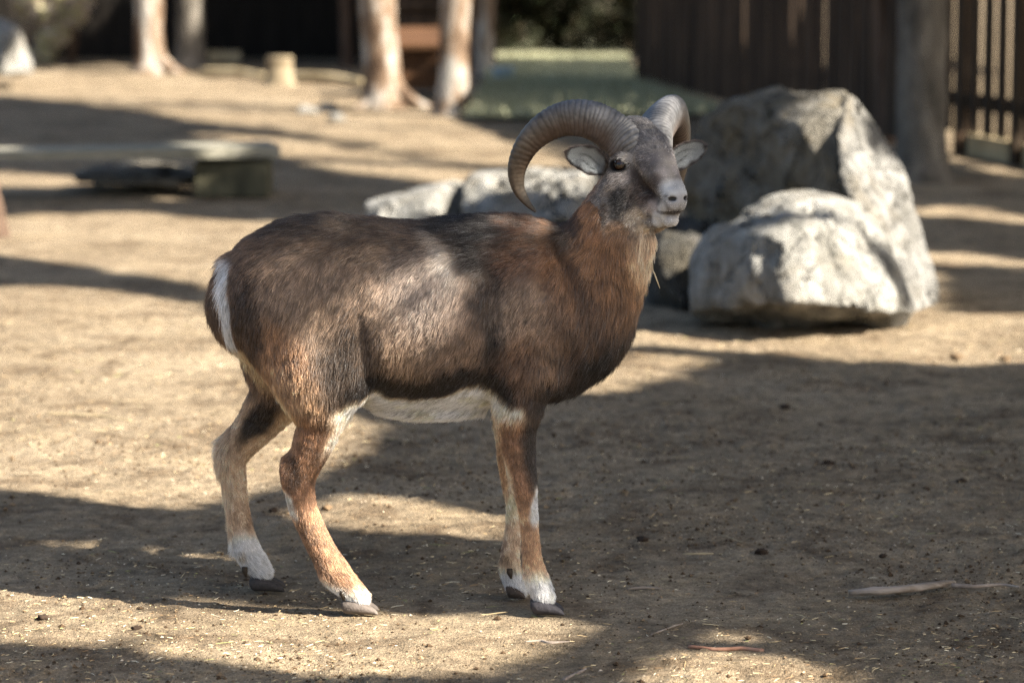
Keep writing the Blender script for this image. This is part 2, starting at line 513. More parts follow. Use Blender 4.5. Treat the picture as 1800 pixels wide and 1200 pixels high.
# head frame (yaw only): o = lateral, f = forward, u = up
E0 = P(1135, 289, YC - .02)
PSI = math.radians(31)
HF = np.array([math.sin(PSI), -math.cos(PSI), 0])
HO = np.array([math.cos(PSI), math.sin(PSI), 0])        # +o = image right (far side)
HU = np.array([0, 0, 1.0])
def H(o, f, u):
    if f > .06: f = .06 + (f - .06) * .84
    return E0 + HO * o + HF * f + HU * u
def toH(p):
    q = p - E0
    f = q @ HF
    return q @ HO, np.where(f > .06, .06 + (f - .06) / .84, f), q @ HU
NU = HU * .86 + HF * .5        # "up" of the tilted face
NU /= np.linalg.norm(NU)
chain([H(0, -.062, .018), H(0, -.035, .034), H(0, .000, .026), H(0, .035, .002), H(0, .070, -.027), H(0, .100, -.048), H(0, .112, -.060)],
      [(.050, .052), (.048, .054), (.044, .049), (.035, .039), (.0265, .031), (.0205, .0265), (.0150, .020)], NU, .012, 3)
ell(H(0, -.045, .052), (.04, .030, .040), HU, HF, .025)
for s in (-1, 1):
    ell(H(s * .045, -.012, .003), (.030, .024, .020), HU, HF, .012)             # orbit
    ell(H(s * .046, -.010, .0215), (.022, .006, .012), HU, HF, .008)              # brow
    chain([H(s * .034, -.045, -.050), H(s * .034, -.018, -.062), H(s * .027, .02, -.066), H(s * .019, .055, -.076), H(s * .012, .080, -.086)],
          [(.040, .026), (.040, .026), (.029, .021), (.022, .016), (.015, .012)], NU, .014, 2)
    chain([H(s * .034, -.042, -.088), H(s * .028, -.008, -.104), H(s * .018, .03, -.103), H(s * .011, .062, -.101)],
          [(.030, .024), (.024, .021), (.016, .015), (.013, .014)], HU, .007, 2)
    ell(H(s * .0120, .095, -.069), (.021, .0165, .0120), HU, HF, .008)           # upper lip
    ell(H(s * .0115, .109, -.054), (.012, .011, .0095), HU, HF, .006)            # nostril wing
ell(H(0, .110, -.066), (.012, .018, .014), HU, HF, .008)                        # rhinarium
ell(H(0, .089, -.0985), (.019, .0125, .0140), HU, HF, .007)                       # chin
for s in (-1, 1):
    chain([H(0, .121, -.081), H(s * .012, .114, -.083), H(s * .024, .096, -.084), H(s * .031, .072, -.080)], [(.0009, .0022)] * 4, HU, .002, 2); sub(.002)
    ell(H(s * .0125, .1195, -.0565), (.008, .0036, .0075), HU, (HF + HO * s * .5) / 1.1, .002); sub(.004)
    e = ell(H(s * .049, -.006, .001), (.0185, .0185, .0185), HU, HF, .003)
    ax = HO * s * .90 + HF * .42 + HU * .05; ax /= np.linalg.norm(ax)
    ell(H(s * .049, -.006, .001) + ax * .016, (.0140, .0108, .0200), HU, HF - ax * (HF @ ax), .002); sub(.002)

def sdf(p):
    out = np.full(len(p), 10.0)
    lo, hi = p.min(0), p.max(0); c = (lo + hi) / 2; R = np.linalg.norm(hi - lo) / 2
    for op, g, k in PR:
        g2 = [e for e in g if np.linalg.norm(e.c - c) < R + e.R + .07]
        if not g2: continue
        d = g2[0].d(p)
        for e in g2[1:]:
            d = np.minimum(d, e.d(p))
        if op == 'add':
            h = np.clip(.5 + .5 * (out - d) / k, 0, 1)
            out = out * (1 - h) + d * h - k * h * (1 - h)
        else:
            h = np.clip(.5 - .5 * (out + d) / k, 0, 1)
            out = out * (1 - h) + (-d) * h + k * h * (1 - h)
    return out

def sdf_big(p):
    o = np.empty(len(p))
    key = np.floor(p / .12).astype(np.int64)
    code = key[:, 0] * 1000003 + key[:, 1] * 1009 + key[:, 2]
    order = np.argsort(code, kind='stable'); cs = code[order]
    b = np.flatnonzero(np.concatenate([[True], cs[1:] != cs[:-1], [True]]))
    for i in range(len(b) - 1):
        idx = order[b[i]:b[i + 1]]
        o[idx] = sdf(p[idx])
    return o

def surface(vox=.0032, BS=16):
    lo = np.array([P(340, 1100, 6)[0], YC - .33, -.01]); hi = np.array([P(1225, 100, 6)[0], YC + .33, P(1100, 180, 6)[2]])
    nb = np.ceil((hi - lo) / (vox * BS)).astype(int)
    N = nb * BS + 1
    D = np.full(N, 1.0, np.float32)
    # coarse test at block centres
    ii = np.stack(np.meshgrid(*[np.arange(n) for n in nb], indexing='ij'), -1).reshape(-1, 3)
    cen = lo + (ii + .5) * BS * vox
    dc = sdf_big(cen)
    rad = BS * vox * .87 * 1.6 + .03
    loc = np.stack(np.meshgrid(*[np.arange(BS + 1)] * 3, indexing='ij'), -1).reshape(-1, 3)
    for b, d in zip(ii, dc):
        s0 = b * BS
        if d > rad: continue
        if d < -rad:
            D[s0[0]:s0[0] + BS + 1, s0[1]:s0[1] + BS + 1, s0[2]:s0[2] + BS + 1] = -1; continue
        v = sdf(lo + (loc + s0) * vox)
        D[s0[0]:s0[0] + BS + 1, s0[1]:s0[1] + BS + 1, s0[2]:s0[2] + BS + 1] = v.reshape((BS + 1,) * 3)
    # surface nets
    ins = D < 0
    cell = np.zeros(N - 1, bool)
    cnt = np.zeros(N - 1, np.int8)
    for a in (0, 1):
        for b in (0, 1):
            for c in (0, 1):
                cnt += ins[a:N[0] - 1 + a, b:N[1] - 1 + b, c:N[2] - 1 + c]
    cell = (cnt > 0) & (cnt < 8)
    idx = np.argwhere(cell)
    ID = np.full(N - 1, -1, np.int64); ID[cell] = np.arange(len(idx))
    acc = np.zeros((len(idx), 3)); wt = np.zeros(len(idx))
    corners = [(a, b, c) for a in (0, 1) for b in (0, 1) for c in (0, 1)]
    for a in corners:
        for ax in range(3):
            if a[ax]: continue
            b = list(a); b[ax] = 1
            d0 = D[idx[:, 0] + a[0], idx[:, 1] + a[1], idx[:, 2] + a[2]]
            d1 = D[idx[:, 0] + b[0], idx[:, 1] + b[1], idx[:, 2] + b[2]]
            x = (d0 < 0) != (d1 < 0)
            t = np.where(x, d0 / np.where(x, d0 - d1, 1), 0)
            pt = np.array(a, float) + np.zeros((len(idx), 3)); pt[:, ax] += t
            acc += pt * x[:, None]; wt += x
    V = lo + (idx + acc / wt[:, None]) * vox
    F = []
    for ax in range(3):
        o1, o2 = (ax + 1) % 3, (ax + 2) % 3
        sl0 = [slice(1, -1)] * 3; sl0[ax] = slice(0, -1)
        sl1 = [slice(1, -1)] * 3; sl1[ax] = slice(1, None)
        a, b = ins[tuple(sl0)], ins[tuple(sl1)]
        for flip, mask in ((False, a & ~b), (True, ~a & b)):
            q = np.argwhere(mask)
            off = np.ones(3, int); off[ax] = 0
            q = q + off
            def cid(d1, d2):
                r = q.copy(); r[:, o1] -= d1; r[:, o2] -= d2
                return ID[r[:, 0], r[:, 1], r[:, 2]]
            quad = np.stack([cid(1, 1), cid(0, 1), cid(0, 0), cid(1, 0)], 1)
            if flip: quad = quad[:, ::-1]
            F.append(quad)
    F = np.concatenate(F)
    F = F[(F >= 0).all(1)]
    # project on the true surface and take its gradient
    for _ in range(2):
        g = grad(V); d = sdf_big(V)
        V = V - g * np.clip(d, -vox, vox)[:, None] * .9
    return V, F, grad(V)

def grad(V, e=.0012):
    g = np.stack([sdf_big(V + np.eye(3)[i] * e) - sdf_big(V - np.eye(3)[i] * e) for i in range(3)], 1)
    return g / (np.linalg.norm(g, axis=1)[:, None] + 1e-9)

# ------------------------------------------------------------------ coat colours with some painted highlights and crease shade, laid out on the animal's own side plane
c_ = lambda r, g, b, k=1.0: srgb(r, g, b) * k
# side-plane coordinates: photo pixels of the animal at its own plane
def sidepx(p):
    q = p.copy(); q[:, 1] = YC
    x, y = proj(q)
    return x, y

HITV = {}
def hit(px, py):
    if (px, py) not in HITV:
        x, y = HITV['xy']; v = HITV['v']
        d = (x - px) ** 2 + (y - py) ** 2
        c = np.argsort(d)[:60]
        k = c[np.argmin(v[c, 1] + d[c] * 1e-3)]
        o, f, u = toH(v[k:k + 1])
        HITV[(px, py)] = (abs(o[0]), f[0], u[0])
    return HITV[(px, py)]

def coat(p, n):
    x, y = sidepx(p)
    nx = noise(p, 22, 3, 3); ny = noise(p, 22, 9, 3); fine = noise(p, 70, 5, 3); med = noise(p, 30, 12, 3)
    X = x + nx * 11; Y = y + ny * 13
    far = p[:, 1] > YC
    near_leg = p[:, 1] < YC
    col = np.tile(c_(118, 96, 82), (len(p), 1))
    def paint(m, c, a=1.0):
        m = np.clip(m, 0, 1)[:, None] * a
        col[:] = col * (1 - m) + c * m
    def E(cx, cy, rx, ry, rot=0, soft=.35):
        cr, sr = math.cos(math.radians(rot)), math.sin(math.radians(rot))
        dx, dy = X - cx, Y - cy
        u = (dx * cr + dy * sr) / rx; v = (-dx * sr + dy * cr) / ry
        return 1 - sstep(1 - soft, 1 + soft, np.sqrt(u * u + v * v))
    side = sstep(-.35, .1, -np.abs(n[:, 1]) + .5)       # unused softness helper
    # back and flank
    paint(1 - sstep(395, 470, Y), c_(82, 66, 56), .9)
    paint(E(610, 550, 190, 105, 0, .6), c_(140, 122, 110), .75)
    paint(E(560, 385, 90, 30, 5, .5), c_(62, 52, 46), .8)
    paint(E(690, 430, 120, 40, 8, .6), c_(98, 80, 68), .7)
    paint(E(545, 470, 60, 45, 0, .7), c_(132, 112, 98), .6)
    paint(E(690, 630, 60, 32, 0, .7), c_(138, 116, 98), .6)
    paint(E(480, 610, 85, 62, 30, .5), c_(142, 104, 72), .8)
    paint(E(440, 560, 30, 100, -5, .5), c_(62, 46, 38), .8)
    paint(E(520, 680, 66, 44, 40, .6), c_(168, 136, 108), .8)  # thigh highlight put into the coat colour
    paint(E(615, 640, 55, 70, -10, .5), c_(58, 50, 48), .8)
    paint(E(640, 560, 30, 80, -25, .6), c_(86, 70, 62), .5)
    # saddle
    paint(E(750, 500, 60, 60, -15, .8), c_(160, 150, 150), .6)
    paint(E(784, 448, 20, 36, -15, .8), c_(172, 166, 164), .6)
    paint(E(770, 408, 14, 10, 20, .6), c_(170, 160, 154), .4)
    # black back patch and wither
    paint(E(852, 392, 92, 26, 3, .4), c_(34, 29, 30), .97)
    paint(E(842, 430, 42, 42, 0, .5), c_(36, 30, 30), .9)
    paint(E(868, 500, 34, 80, -5, .6), c_(52, 46, 46), .75)
    paint(E(872, 590, 20, 62, 5, .5), c_(38, 36, 40), .85)  # dark coat behind the shoulder, with the valley's shade painted in
    paint(E(930, 450, 58, 42, 15, .55), c_(112, 78, 58), .85)
    paint(E(930, 395, 45, 14, 8, .4), c_(104, 72, 54), .7)
    # shoulder
    paint(E(915, 530, 45, 50, 0, .7), c_(142, 124, 112), .75)  # shoulder highlight put into the coat colour
    paint(E(950, 600, 44, 50, 0, .7), c_(120, 96, 80), .7)
    paint(E(900, 640, 40, 70, 15, .5), c_(112, 84, 66), .7)
    # neck
    paint(E(1060, 440, 95, 120, 10, .4), c_(132, 96, 66), .9)
    paint(E(1040, 360, 60, 60, 10, .4), c_(132, 95, 66), .9)
    paint(E(1010, 470, 16, 100, -20, .6), c_(70, 50, 38), .55)
    paint(E(1000, 400, 40, 22, -50, .5), c_(50, 40, 36), .75)
    paint(E(1115, 520, 50, 90, -5, .5), c_(126, 92, 64), .7)
    paint(E(1035, 600, 60, 80, 20, .6), c_(84, 62, 48), .75)
    paint(E(1060, 640, 80, 38, -42, .5), c_(34, 28, 26), .95)
    paint(E(985, 680, 62, 38, -10, .5), c_(44, 34, 30), .92)
    paint(E(1108, 588, 26, 45, 25, .5), c_(70, 52, 38), .7)
    # throat bib: front of the neck
    fr = sstep(.25, .7, n[:, 0] * .9 - n[:, 1] * .45)
    bib = E(1142, 440, 34, 62, 0, .5) * fr
    paint(bib, c_(215, 185, 156), .7)
    # dark flank stripe, then cream belly
    flank_edge = np.interp(X, [560, 610, 640, 660, 700, 760, 810, 845, 865, 900, 960], [700, 700, 680, 668, 684, 682, 668, 656, 668, 690, 704])
    inb = sstep(590, 640, X) * (1 - sstep(885, 925, X))
    paint(inb * (1 - sstep(14, 40, np.abs(Y - (flank_edge - 14)))), c_(36, 28, 25), .95)
    belly = sstep(-3, 7, Y - flank_edge) * sstep(575, 605, X) * (1 - sstep(905, 940, X))
    legn = (p[:, 1] < YC - .04) & ((x < 640) | (x > 872))
    belly = belly * (1 - .0 * legn)
    paint(belly, c_(244, 222, 196), .97)
    paint(belly * E(800, 690, 50, 16, 0, .5), c_(232, 222, 214), .7)
    # underside normals
    und = sstep(.35, .75, -n[:, 2]) * (y < 760) * sstep(-4, 12, Y - flank_edge) * (x > 560) * (x < 905)
    paint(und, c_(244, 222, 196), .9)
    # rump: white strip, brown tail, cream buttock edge
    rb = (x < 560)
    edge = np.interp(y, [440, 460, 500, 540, 580, 610, 650, 690, 720], [404, 402, 398, 402, 404, 412, 446, 486, 512])
    strip = (1 - sstep(6, 10, np.abs(x + nx * 2 - edge))) * sstep(446, 462, y) * (1 - sstep(600, 625, y)) * (p[:, 1] < YC + .3)
    paint((x < edge) * sstep(445, 460, y) * (y < 620), c_(108, 82, 58), .95)
    tl = E(377, 545, 26, 52, 0, .4)
    paint(tl, c_(92, 68, 48), .8)
    paint(strip, c_(232, 228, 230), .98)
    rear = sstep(.2, .6, -n[:, 0]) * (y > 600) * (y < 735) * (x < 540) * (1 - sstep(14, 30, np.abs(x - edge) + nx * 6))
    paint(rear, c_(205, 178, 140), .85)

    # ---- legs
    lowm = sstep(690, 735, y)
    L = {}
    hind = (x < 700) & (y > 690); front = (x > 840) & (y > 690)
    nearh = hind & (p[:, 1] < YC + .01); farh = hind & ~(p[:, 1] < YC + .01)
    nearf = front & (p[:, 1] < YC - .015); farf = front & ~(p[:, 1] < YC - .015)
    lc = col.copy()
    def lp(sel, m, c, a=1.0):
        mm = (np.clip(m, 0, 1) * sel)[:, None] * a
        lc[:] = lc * (1 - mm) + c * mm
    one = np.ones(len(p))
    # near hind
    lp(nearh, one, c_(140, 98, 66))
    lp(nearh, E(585, 700, 45, 40, 0, .5), c_(70, 56, 48), .8)
    lp(nearh, E(575, 770, 30, 60, 20, .6), c_(92, 66, 50), .7)
    lp(nearh, E(520, 815, 14, 30, 0, .5), c_(62, 44, 34), .7)
    lp(nearh, sstep(840, 900, Y), c_(158, 118, 84), .8)
    lp(nearh, E(545, 930, 12, 70, -22, .6), c_(112, 80, 58), .6)
    lp(nearh, E(515, 868, 8, 22, -20, .5), c_(225, 205, 190), .8)
    lp(nearh, sstep(560, 600, Y) * sstep(.3, .7, n[:, 0]) * (1 - sstep(760, 800, Y)), c_(220, 200, 178), .7)
    lp(nearh, sstep(992, 1030, Y - (x - 590) * .25), c_(236, 226, 214), .95)
    lp(nearh, sstep(.5, .8, -n[:, 0]) * (y < 800), c_(160, 120, 84), .5)
    # far hind: sees pinkish tan with a black stripe down the thigh
    lp(farh, one, c_(186, 156, 128))
    ax = 1 - sstep(14, 26, np.abs((x - 400) * .62 - (780 - y) * .78 + nx * 4 + 2) * 1.0)
    lp(farh, E(455, 745, 24, 62, 42, .4), c_(40, 34, 32), .95)
    lp(farh, E(490, 700, 40, 34, 0, .5), c_(50, 40, 36), .9)
    lp(farh, E(432, 900, 7, 60, 0, .5), c_(130, 92, 62), .6)
    lp(farh, sstep(945, 985, Y), c_(238, 228, 216), .95)
    lp(farh, E(412, 990, 9, 8, 0, .4), c_(70, 56, 46), .7)
    # near front
    lp(nearf, one, c_(134, 96, 68))
    lp(nearf, sstep(-8, 14, X - np.interp(y, [700, 760, 850], [925, 912, 928])) * (1 - sstep(838, 858, Y)), c_(46, 42, 42), .9)
    lp(nearf, (1 - sstep(-6, 10, X - np.interp(y, [700, 760, 850, 900], [876, 878, 900, 914]))) * (1 - sstep(860, 930, Y)), c_(212, 186, 156), .8)
    lp(nearf, E(942, 866, 11, 30, 0, .4), c_(232, 224, 218), .95)
    lp(nearf, sstep(850, 890, Y), c_(196, 150, 108), .75)
    lp(nearf, E(942, 872, 11, 30, 0, .4), c_(232, 224, 218), .9)
    lp(nearf, sstep(972, 1014, Y), c_(234, 220, 206), .95)
    # far front
    lp(farf, one, c_(200, 168, 136))
    lp(farf, E(880, 830, 10, 60, 0, .5), c_(150, 108, 74), .7)
    lp(farf, sstep(1010, 1020, Y), c_(232, 216, 198), .9)
    lp(farf, E(888, 990, 10, 12, 0, .4), c_(70, 56, 46), .6)
    hedge = np.interp(y, [690, 715, 740, 780, 1100], [646, 632, 618, 720, 720])
    t = lowm[:, None] * (1 - sstep(hedge - 14 + nx * 6, hedge + 4 + nx * 6, x) * (x < 760) * (y < 770) - ((x > 760) & (x < 862) & (y < 735)))[:, None]
    t = np.clip(t, 0, 1) * ((x < 720) | (x > 840))[:, None]
    # belly above the legs keeps its own colour
    col = col * (1 - t) + lc * t

    # ---- head
    o, f, u = toH(p)
    ao = np.abs(o)
    hx = (f > -.085) & (u > -.135) & (ao < .10)
    hd = sstep(-.085, -.035, f + np.clip(u, -.2, 0) * -.15) * sstep(-.135, -.118, u) * hx
    hc = np.tile(c_(118, 108, 102), (len(p), 1))
    no = noise(p, 60, 31, 3)
    def hp(ca, cf, cu, ra, rf, ru, c, a=1.0, soft=.35):
        q = np.sqrt(((ao - ca) / ra) ** 2 + ((f - cf) / rf) ** 2 + ((u - cu) / ru) ** 2) + no * .18
        m = (1 - sstep(1 - soft, 1 + soft, q))[:, None] * a
        hc[:] = hc * (1 - m) + c * m
    back = sstep(-.012, -.055, f)[:, None] * sstep(.03, -.02, u)[:, None]
    hc = hc * (1 - back) + c_(136, 98, 70) * back
    def hq(px, py, rp, c, a=1.0, soft=.45, asp=(1, 1, 1)):
        k = hit(px, py)
        r = rp / 925
        q = np.sqrt(((ao - k[0]) / (r * asp[0] * 1.3)) ** 2 + ((f - k[1]) / (r * asp[1])) ** 2 + ((u - k[2]) / (r * asp[2])) ** 2) + no * .2
        m = (1 - sstep(1 - soft, 1 + soft, q))[:, None] * a
        hc[:] = hc * (1 - m) + c * m
    hq(1128, 222, 30, c_(86, 79, 77), .8)
    hq(1132, 250, 24, c_(104, 96, 95), .7)
    hq(1085, 262, 16, c_(112, 98, 90), .7)
    hq(1139, 284, 20, c_(104, 95, 95), .8)
    hq(1162, 304, 15, c_(118, 108, 108), .8)
    hq(1118, 308, 13, c_(70, 55, 48), .85)
    hq(1132, 334, 18, c_(82, 63, 52), .9, .45, (1, 1.2, 1.3))
    hq(1150, 318, 14, c_(98, 82, 74), .8)
    hq(1142, 352, 13, c_(84, 62, 51), .85)
    hq(1106, 340, 11, c_(74, 60, 53), .85, .5, (1, 1, 1.6))
    hq(1100, 276, 10, c_(168, 154, 143), .8, .5, (1.6, 1.6, .8))
    hq(1086, 308, 15, c_(158, 139, 126), .85, .5, (1, 1.3, .9))
    hq(1071, 335, 14, c_(136, 116, 98), .75)
    hq(1086, 350, 17, c_(44, 40, 39), .95, .4, (1, .9, 1.1))
    hq(1093, 374, 17, c_(46, 41, 40), .95, .4)
    hq(1062, 372, 9, c_(74, 56, 44), .8, .5, (1, 1, 2.2))  # crease shade behind the jaw, painted into the coat
    hq(1088, 405, 21, c_(130, 94, 60), .9, .45, (1, 1.2, .8))
    hq(1120, 382, 17, c_(164, 143, 121), .9)
    hq(1146, 366, 14, c_(152, 133, 122), .8)
    hq(1130, 405, 14, c_(196, 166, 134), .85, .4, (1, 1.3, .7))
    hq(1176, 336, 17, c_(184, 182, 184), .85, .85, (1.6, 1, 1))
    hq(1163, 366, 12, c_(192, 182, 174), .9)
    hq(1194, 358, 14, c_(150, 144, 143), .85, .45, (1.6, 1, 1))
    hq(1160, 388, 15, c_(214, 208, 206), .95, .5, (2, 1, 1))
    hq(1180, 398, 15, c_(214, 203, 197), .95, .35, (2, 1, 1))
    hp(.0135, .119, -.0560, .0085, .010, .0048, c_(44, 37, 37), .95, .3)
    hp(.020, .110, -.051, .006, .008, .004, c_(70, 60, 58), .8, .4)
    hp(.0, .121, -.066, .0025, .01, .012, c_(96, 86, 82), .7)
    hp(.061, .015, -.006, .006, .012, .005, c_(38, 30, 28), .9)
    mouth = (1 - sstep(.002, .0045, np.abs(u - np.interp(f, [.07, .096, .114, .121], [-.080, -.084, -.083, -.081])))) * (f > .080)
    mm = mouth[:, None]; hc = hc * (1 - mm * .7) + c_(58, 48, 46) * mm * .7
    # eyelid rims
    for s in (-1, 1):
        q = p - H(s * .049, -.006, .001)
        axd = HO * s * .90 + HF * .42 + HU * .05; axd /= np.linalg.norm(axd)
        ue = q @ HU; fe = q @ (HF - axd * (HF @ axd)); oe = q @ axd
        r = np.sqrt((ue / .0125) ** 2 + (fe / .0205) ** 2)
        m = ((1 - sstep(.85, 1.15, r)) * (oe > 0))[:, None] * (np.sign(o) == s)[:, None]
        hc = hc * (1 - m) + c_(34, 27, 25) * m
    col = col * (1 - hd[:, None]) + hc * hd[:, None]
    lum = (col @ np.array([.3, .6, .1]))[:, None]
    warm = (1 - hd)[:, None]
    col = lum + (col - lum) * (.82 + .02 * warm - .14 * sstep(700, 780, y)[:, None])
    lt = sstep(.25, .5, lum)
    col = col * ((np.array([1.04, .985, .85]) * (1 - lt) + np.array([1.0, .975, .95]) * lt) * warm + np.array([.93, 1.0, 1.04]) * (1 - warm))
    lum = (col @ np.array([.3, .6, .1]))[:, None]
    col = col * (1.22 + .22 * hd[:, None] + .04 * sstep(700, 780, y)[:, None]) * np.clip(lum / .14, .2, 1.6) ** .38
    col = col * (1 + .38 * med[:, None] + .30 * fine[:, None])
    return np.clip(col, .004, .80), hd

# hair flow, as directions in the side plane (px right, px down) at side positions, + lateral
FLOW = [(1060, 420, -.35, 1), (1030, 360, -.3, 1), (1120, 500, -.15, 1), (1000, 440, -.7, .7), (930, 400, -1, .25), (840, 390, -1, .08), (700, 400, -1, .35),
        (560, 380, -1, .15), (460, 440, -.8, .6), (400, 500, -.1, 1), (420, 600, .15, 1), (500, 520, -.3, 1), (520, 640, .1, 1), (600, 500, -.5, .85),
        (700, 500, -.5, .9), (780, 520, -.45, .9), (740, 620, -.35, 1), (850, 560, -.25, 1), (930, 560, -.4, .9), (960, 640, -.2, 1), (1060, 600, -.4, 1),
        (1000, 680, -.6, .8), (1110, 570, -.25, 1), (700, 710, -.8, .4), (820, 700, -.8, .4), (560, 700, 0, 1), (550, 780, -.35, 1), (530, 850, .1, 1),
        (560, 950, .4, 1), (610, 1030, .8, .7), (440, 760, -.6, .8), (412, 850, .1, 1), (430, 940, .15, 1), (460, 1000, .7, .7), (912, 760, 0, 1), (925, 860, .15, 1),
        (932, 940, .05, 1), (950, 1030, .5, 1), (378, 540, .05, 1), (640, 620, -.2, 1)]

def flow(p, n, hd):
    x, y = sidepx(p)
    d = np.zeros((len(p), 3)); wsum = np.zeros(len(p))
    for fx, fy, dx, dy in FLOW:
        ww = 1 / (((x - fx) ** 2 + (y - fy) ** 2) + 300) ** 1.5
        l = math.hypot(dx, dy)
        d[:, 0] += ww * dx / l; d[:, 2] -= ww * dy / l; wsum += ww
    d /= wsum[:, None]
    o, f, u = toH(p)
    hdir = -HF * .75 - HU * .1 + HO * 0
    hdv = np.tile(hdir, (len(p), 1)) + (np.sign(o) * .25)[:, None] * HO
    # forehead hair grows up and back; cheeks grow back and down
    up = sstep(-.01, .05, u)[:, None]
    hdv = hdv + HU * (up * .6) - HU * ((1 - up) * .45)
    d = d * (1 - hd[:, None]) + hdv * hd[:, None]
    return d

def build_fur(V, F, Nrm, count):
    # area-weighted roots; fewer on short-haired lower legs is not needed, they are small
    a = np.linalg.norm(np.cross(V[F[:, 1]] - V[F[:, 0]], V[F[:, 2]] - V[F[:, 0]]), axis=1) + 1e-12
    cen = V[F].mean(1)
    sx, sy = sidepx(cen)
    o, f, u = toH(cen)
    inhead = (f > -.08) & (u > -.13)
    wgt = a * np.where(inhead, 2.6, 1) * np.where(sy > 750, 2.4, 1) * np.where(cen[:, 1] > YC + .03, .55, 1)
    wgt *= np.where(sy > 1068, .1, 1)
    cw = np.cumsum(wgt); cw /= cw[-1]
    fi = np.searchsorted(cw, RNG.random(count))
    r1, r2 = RNG.random(count)[:, None], RNG.random(count)[:, None]
    q = F[fi]
    root = (V[q[:, 0]] * (1 - r1) + V[q[:, 1]] * r1) * (1 - r2) + (V[q[:, 3]] * (1 - r1) + V[q[:, 2]] * r1) * r2
    nn = Nrm[q].mean(1); nn /= np.linalg.norm(nn, axis=1)[:, None] + 1e-9
    # keep fur out of eyes, mouth line, nostrils
    col, hd = coat(root, nn)
    x, y = sidepx(root)
    o, f, u = toH(root); ao = np.abs(o)
    keep = np.ones(count, bool)
    for s in (-1, 1):
        axd = HO * s * .90 + HF * .42 + HU * .05; axd /= np.linalg.norm(axd)
        qv = root - H(s * .049, -.006, .001)
        ue = qv @ HU; fe = qv @ (HF - axd * (HF @ axd)); oe = qv @ axd
        keep &= ~((oe > 0) & ((ue / .0108) ** 2 + (fe / .0178) ** 2 < 1))
    keep &= ~((ao < .019) & (f > .114) & (u > -.062) & (u < -.050))
    keep &= root[:, 2] > .012
    root, nn, col, hd, x, y, o, f, u, ao = [z[keep] for z in (root, nn, col, hd, x, y, o, f, u, ao)]
    n = len(root)
    ln = np.full(n, .016)
    ln = np.where((x > 980) & (y < 640), .024, ln)
    ln = np.where((y < 420) & (x < 980), .024, ln)
    ln = np.where((np.abs(x - 852) < 95) & (y < 420), .034, ln)
    ln = np.where((np.abs(x - 560) < 60) & (y < 392), .030, ln)
    ln = np.where((x > 930) & (y > 620) & (y < 700), .027, ln)
    ln = np.where((y > 690) & (x > 585) & (x < 870), .020, ln)
    legs = sstep(690, 800, y)
    ln = ln * (1 - legs) + .0080 * legs
    ln = np.where(y > 985, .013, ln)
    ln = np.where(x < 400, .026, ln)
    hl = np.where(f > .06, .0035, np.where(u > .04, .011, .0085))
    hl = np.where((f < -.01) & (u < -.05), .012, hl)
    ln = ln * (1 - hd) + hl * hd
    ln *= RNG.uniform(.65, 1.25, n)
    D = flow(root, nn, hd)
    cl = .30 * (1 - .5 * hd)
    D = D + np.stack([noise(root, 45, 51 + i, 2) for i in range(3)], 1) * (cl * 1.1)[:, None] + np.stack([noise(root, 14, 61 + i, 1) for i in range(3)], 1) * .30
    D = D + RNG.normal(0, .13, (n, 3))
    D = D - nn * np.sum(D * nn, 1)[:, None]
    D /= np.linalg.norm(D, axis=1)[:, None] + 1e-9
    lift = np.clip(.30 + .15 * noise(root, 60, 71, 2) + RNG.normal(0, .09, n), .08, .9)
    lift *= (1 - .35 * hd)
    # strands gather into small locks
    wr = root + np.stack([noise(root, 55, 91 + i, 2) for i in range(3)], 1) * .006
    csz = np.where(hd > .5, .0045, .0085)[:, None]
    key = np.floor(wr / csz).astype(np.int64)
    code = key[:, 0] * 73856093 ^ key[:, 1] * 19349663 ^ key[:, 2] * 83492791
    _, inv = np.unique(code, return_inverse=True)
    cnt_ = np.bincount(inv)
    cm = np.stack([np.bincount(inv, root[:, i]) / cnt_ for i in range(3)], 1)[inv]
    pull = (cm - root); pull -= nn * np.sum(pull * nn, 1)[:, None]
    pl_ = np.linalg.norm(pull, axis=1)[:, None]
    pull = pull * np.minimum(1, .010 / np.maximum(pl_, 1e-6)) * np.where(hd > .5, .45, .52 - .32 * sstep(690, 780, y))[:, None]
    lockb = (1 + .20 * RNG.standard_normal(len(cnt_)))[inv]
    K = 5
    pts = np.zeros((n, K, 3))
    for i in range(K):
        t = i / (K - 1)
        pts[:, i] = root - nn * .0008 + D * (ln * t * .96)[:, None] + nn * (ln * lift * (t ** .75) * (1 - .25 * t * t))[:, None]
        pts[:, i] += pull * t ** 1.4
        pts[:, i, 2] -= ln * .10 * t * t
        if i: pts[:, i] += RNG.normal(0, .0004, (n, 3)) * t
    rad = np.linspace(1, 0, K) ** .6
    base = np.where(hd > .5, .00022, .00025 - .00005 * sstep(690, 780, y)) * RNG.uniform(.75, 1.3, n)
    R = np.maximum(base[:, None] * rad[None], .00003)
    cs = np.stack([root[:, 0] * 2.2 + root[:, 2] * .9, root[:, 1] * 2.0, root[:, 2] * .9], 1)      # tufts, longer down the body than across
    br = np.clip(RNG.normal(1.0, .30 + .2 * hd, n) * (1 + .55 * noise(cs, 60, 77, 3)) * (1 + (.30 + .35 * hd) * noise(root, 230, 78, 2)) * lockb, .2, 2.4)
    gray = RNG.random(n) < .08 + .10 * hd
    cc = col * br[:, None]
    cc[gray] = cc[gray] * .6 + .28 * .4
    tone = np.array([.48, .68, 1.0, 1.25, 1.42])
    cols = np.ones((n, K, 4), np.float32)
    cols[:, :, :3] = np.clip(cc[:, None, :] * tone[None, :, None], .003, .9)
    hc = bpy.data.hair_curves.new('fur')
    hc.add_curves([K] * n)
    hc.attributes['position'].data.foreach_set('vector', pts.astype(np.float32).ravel())
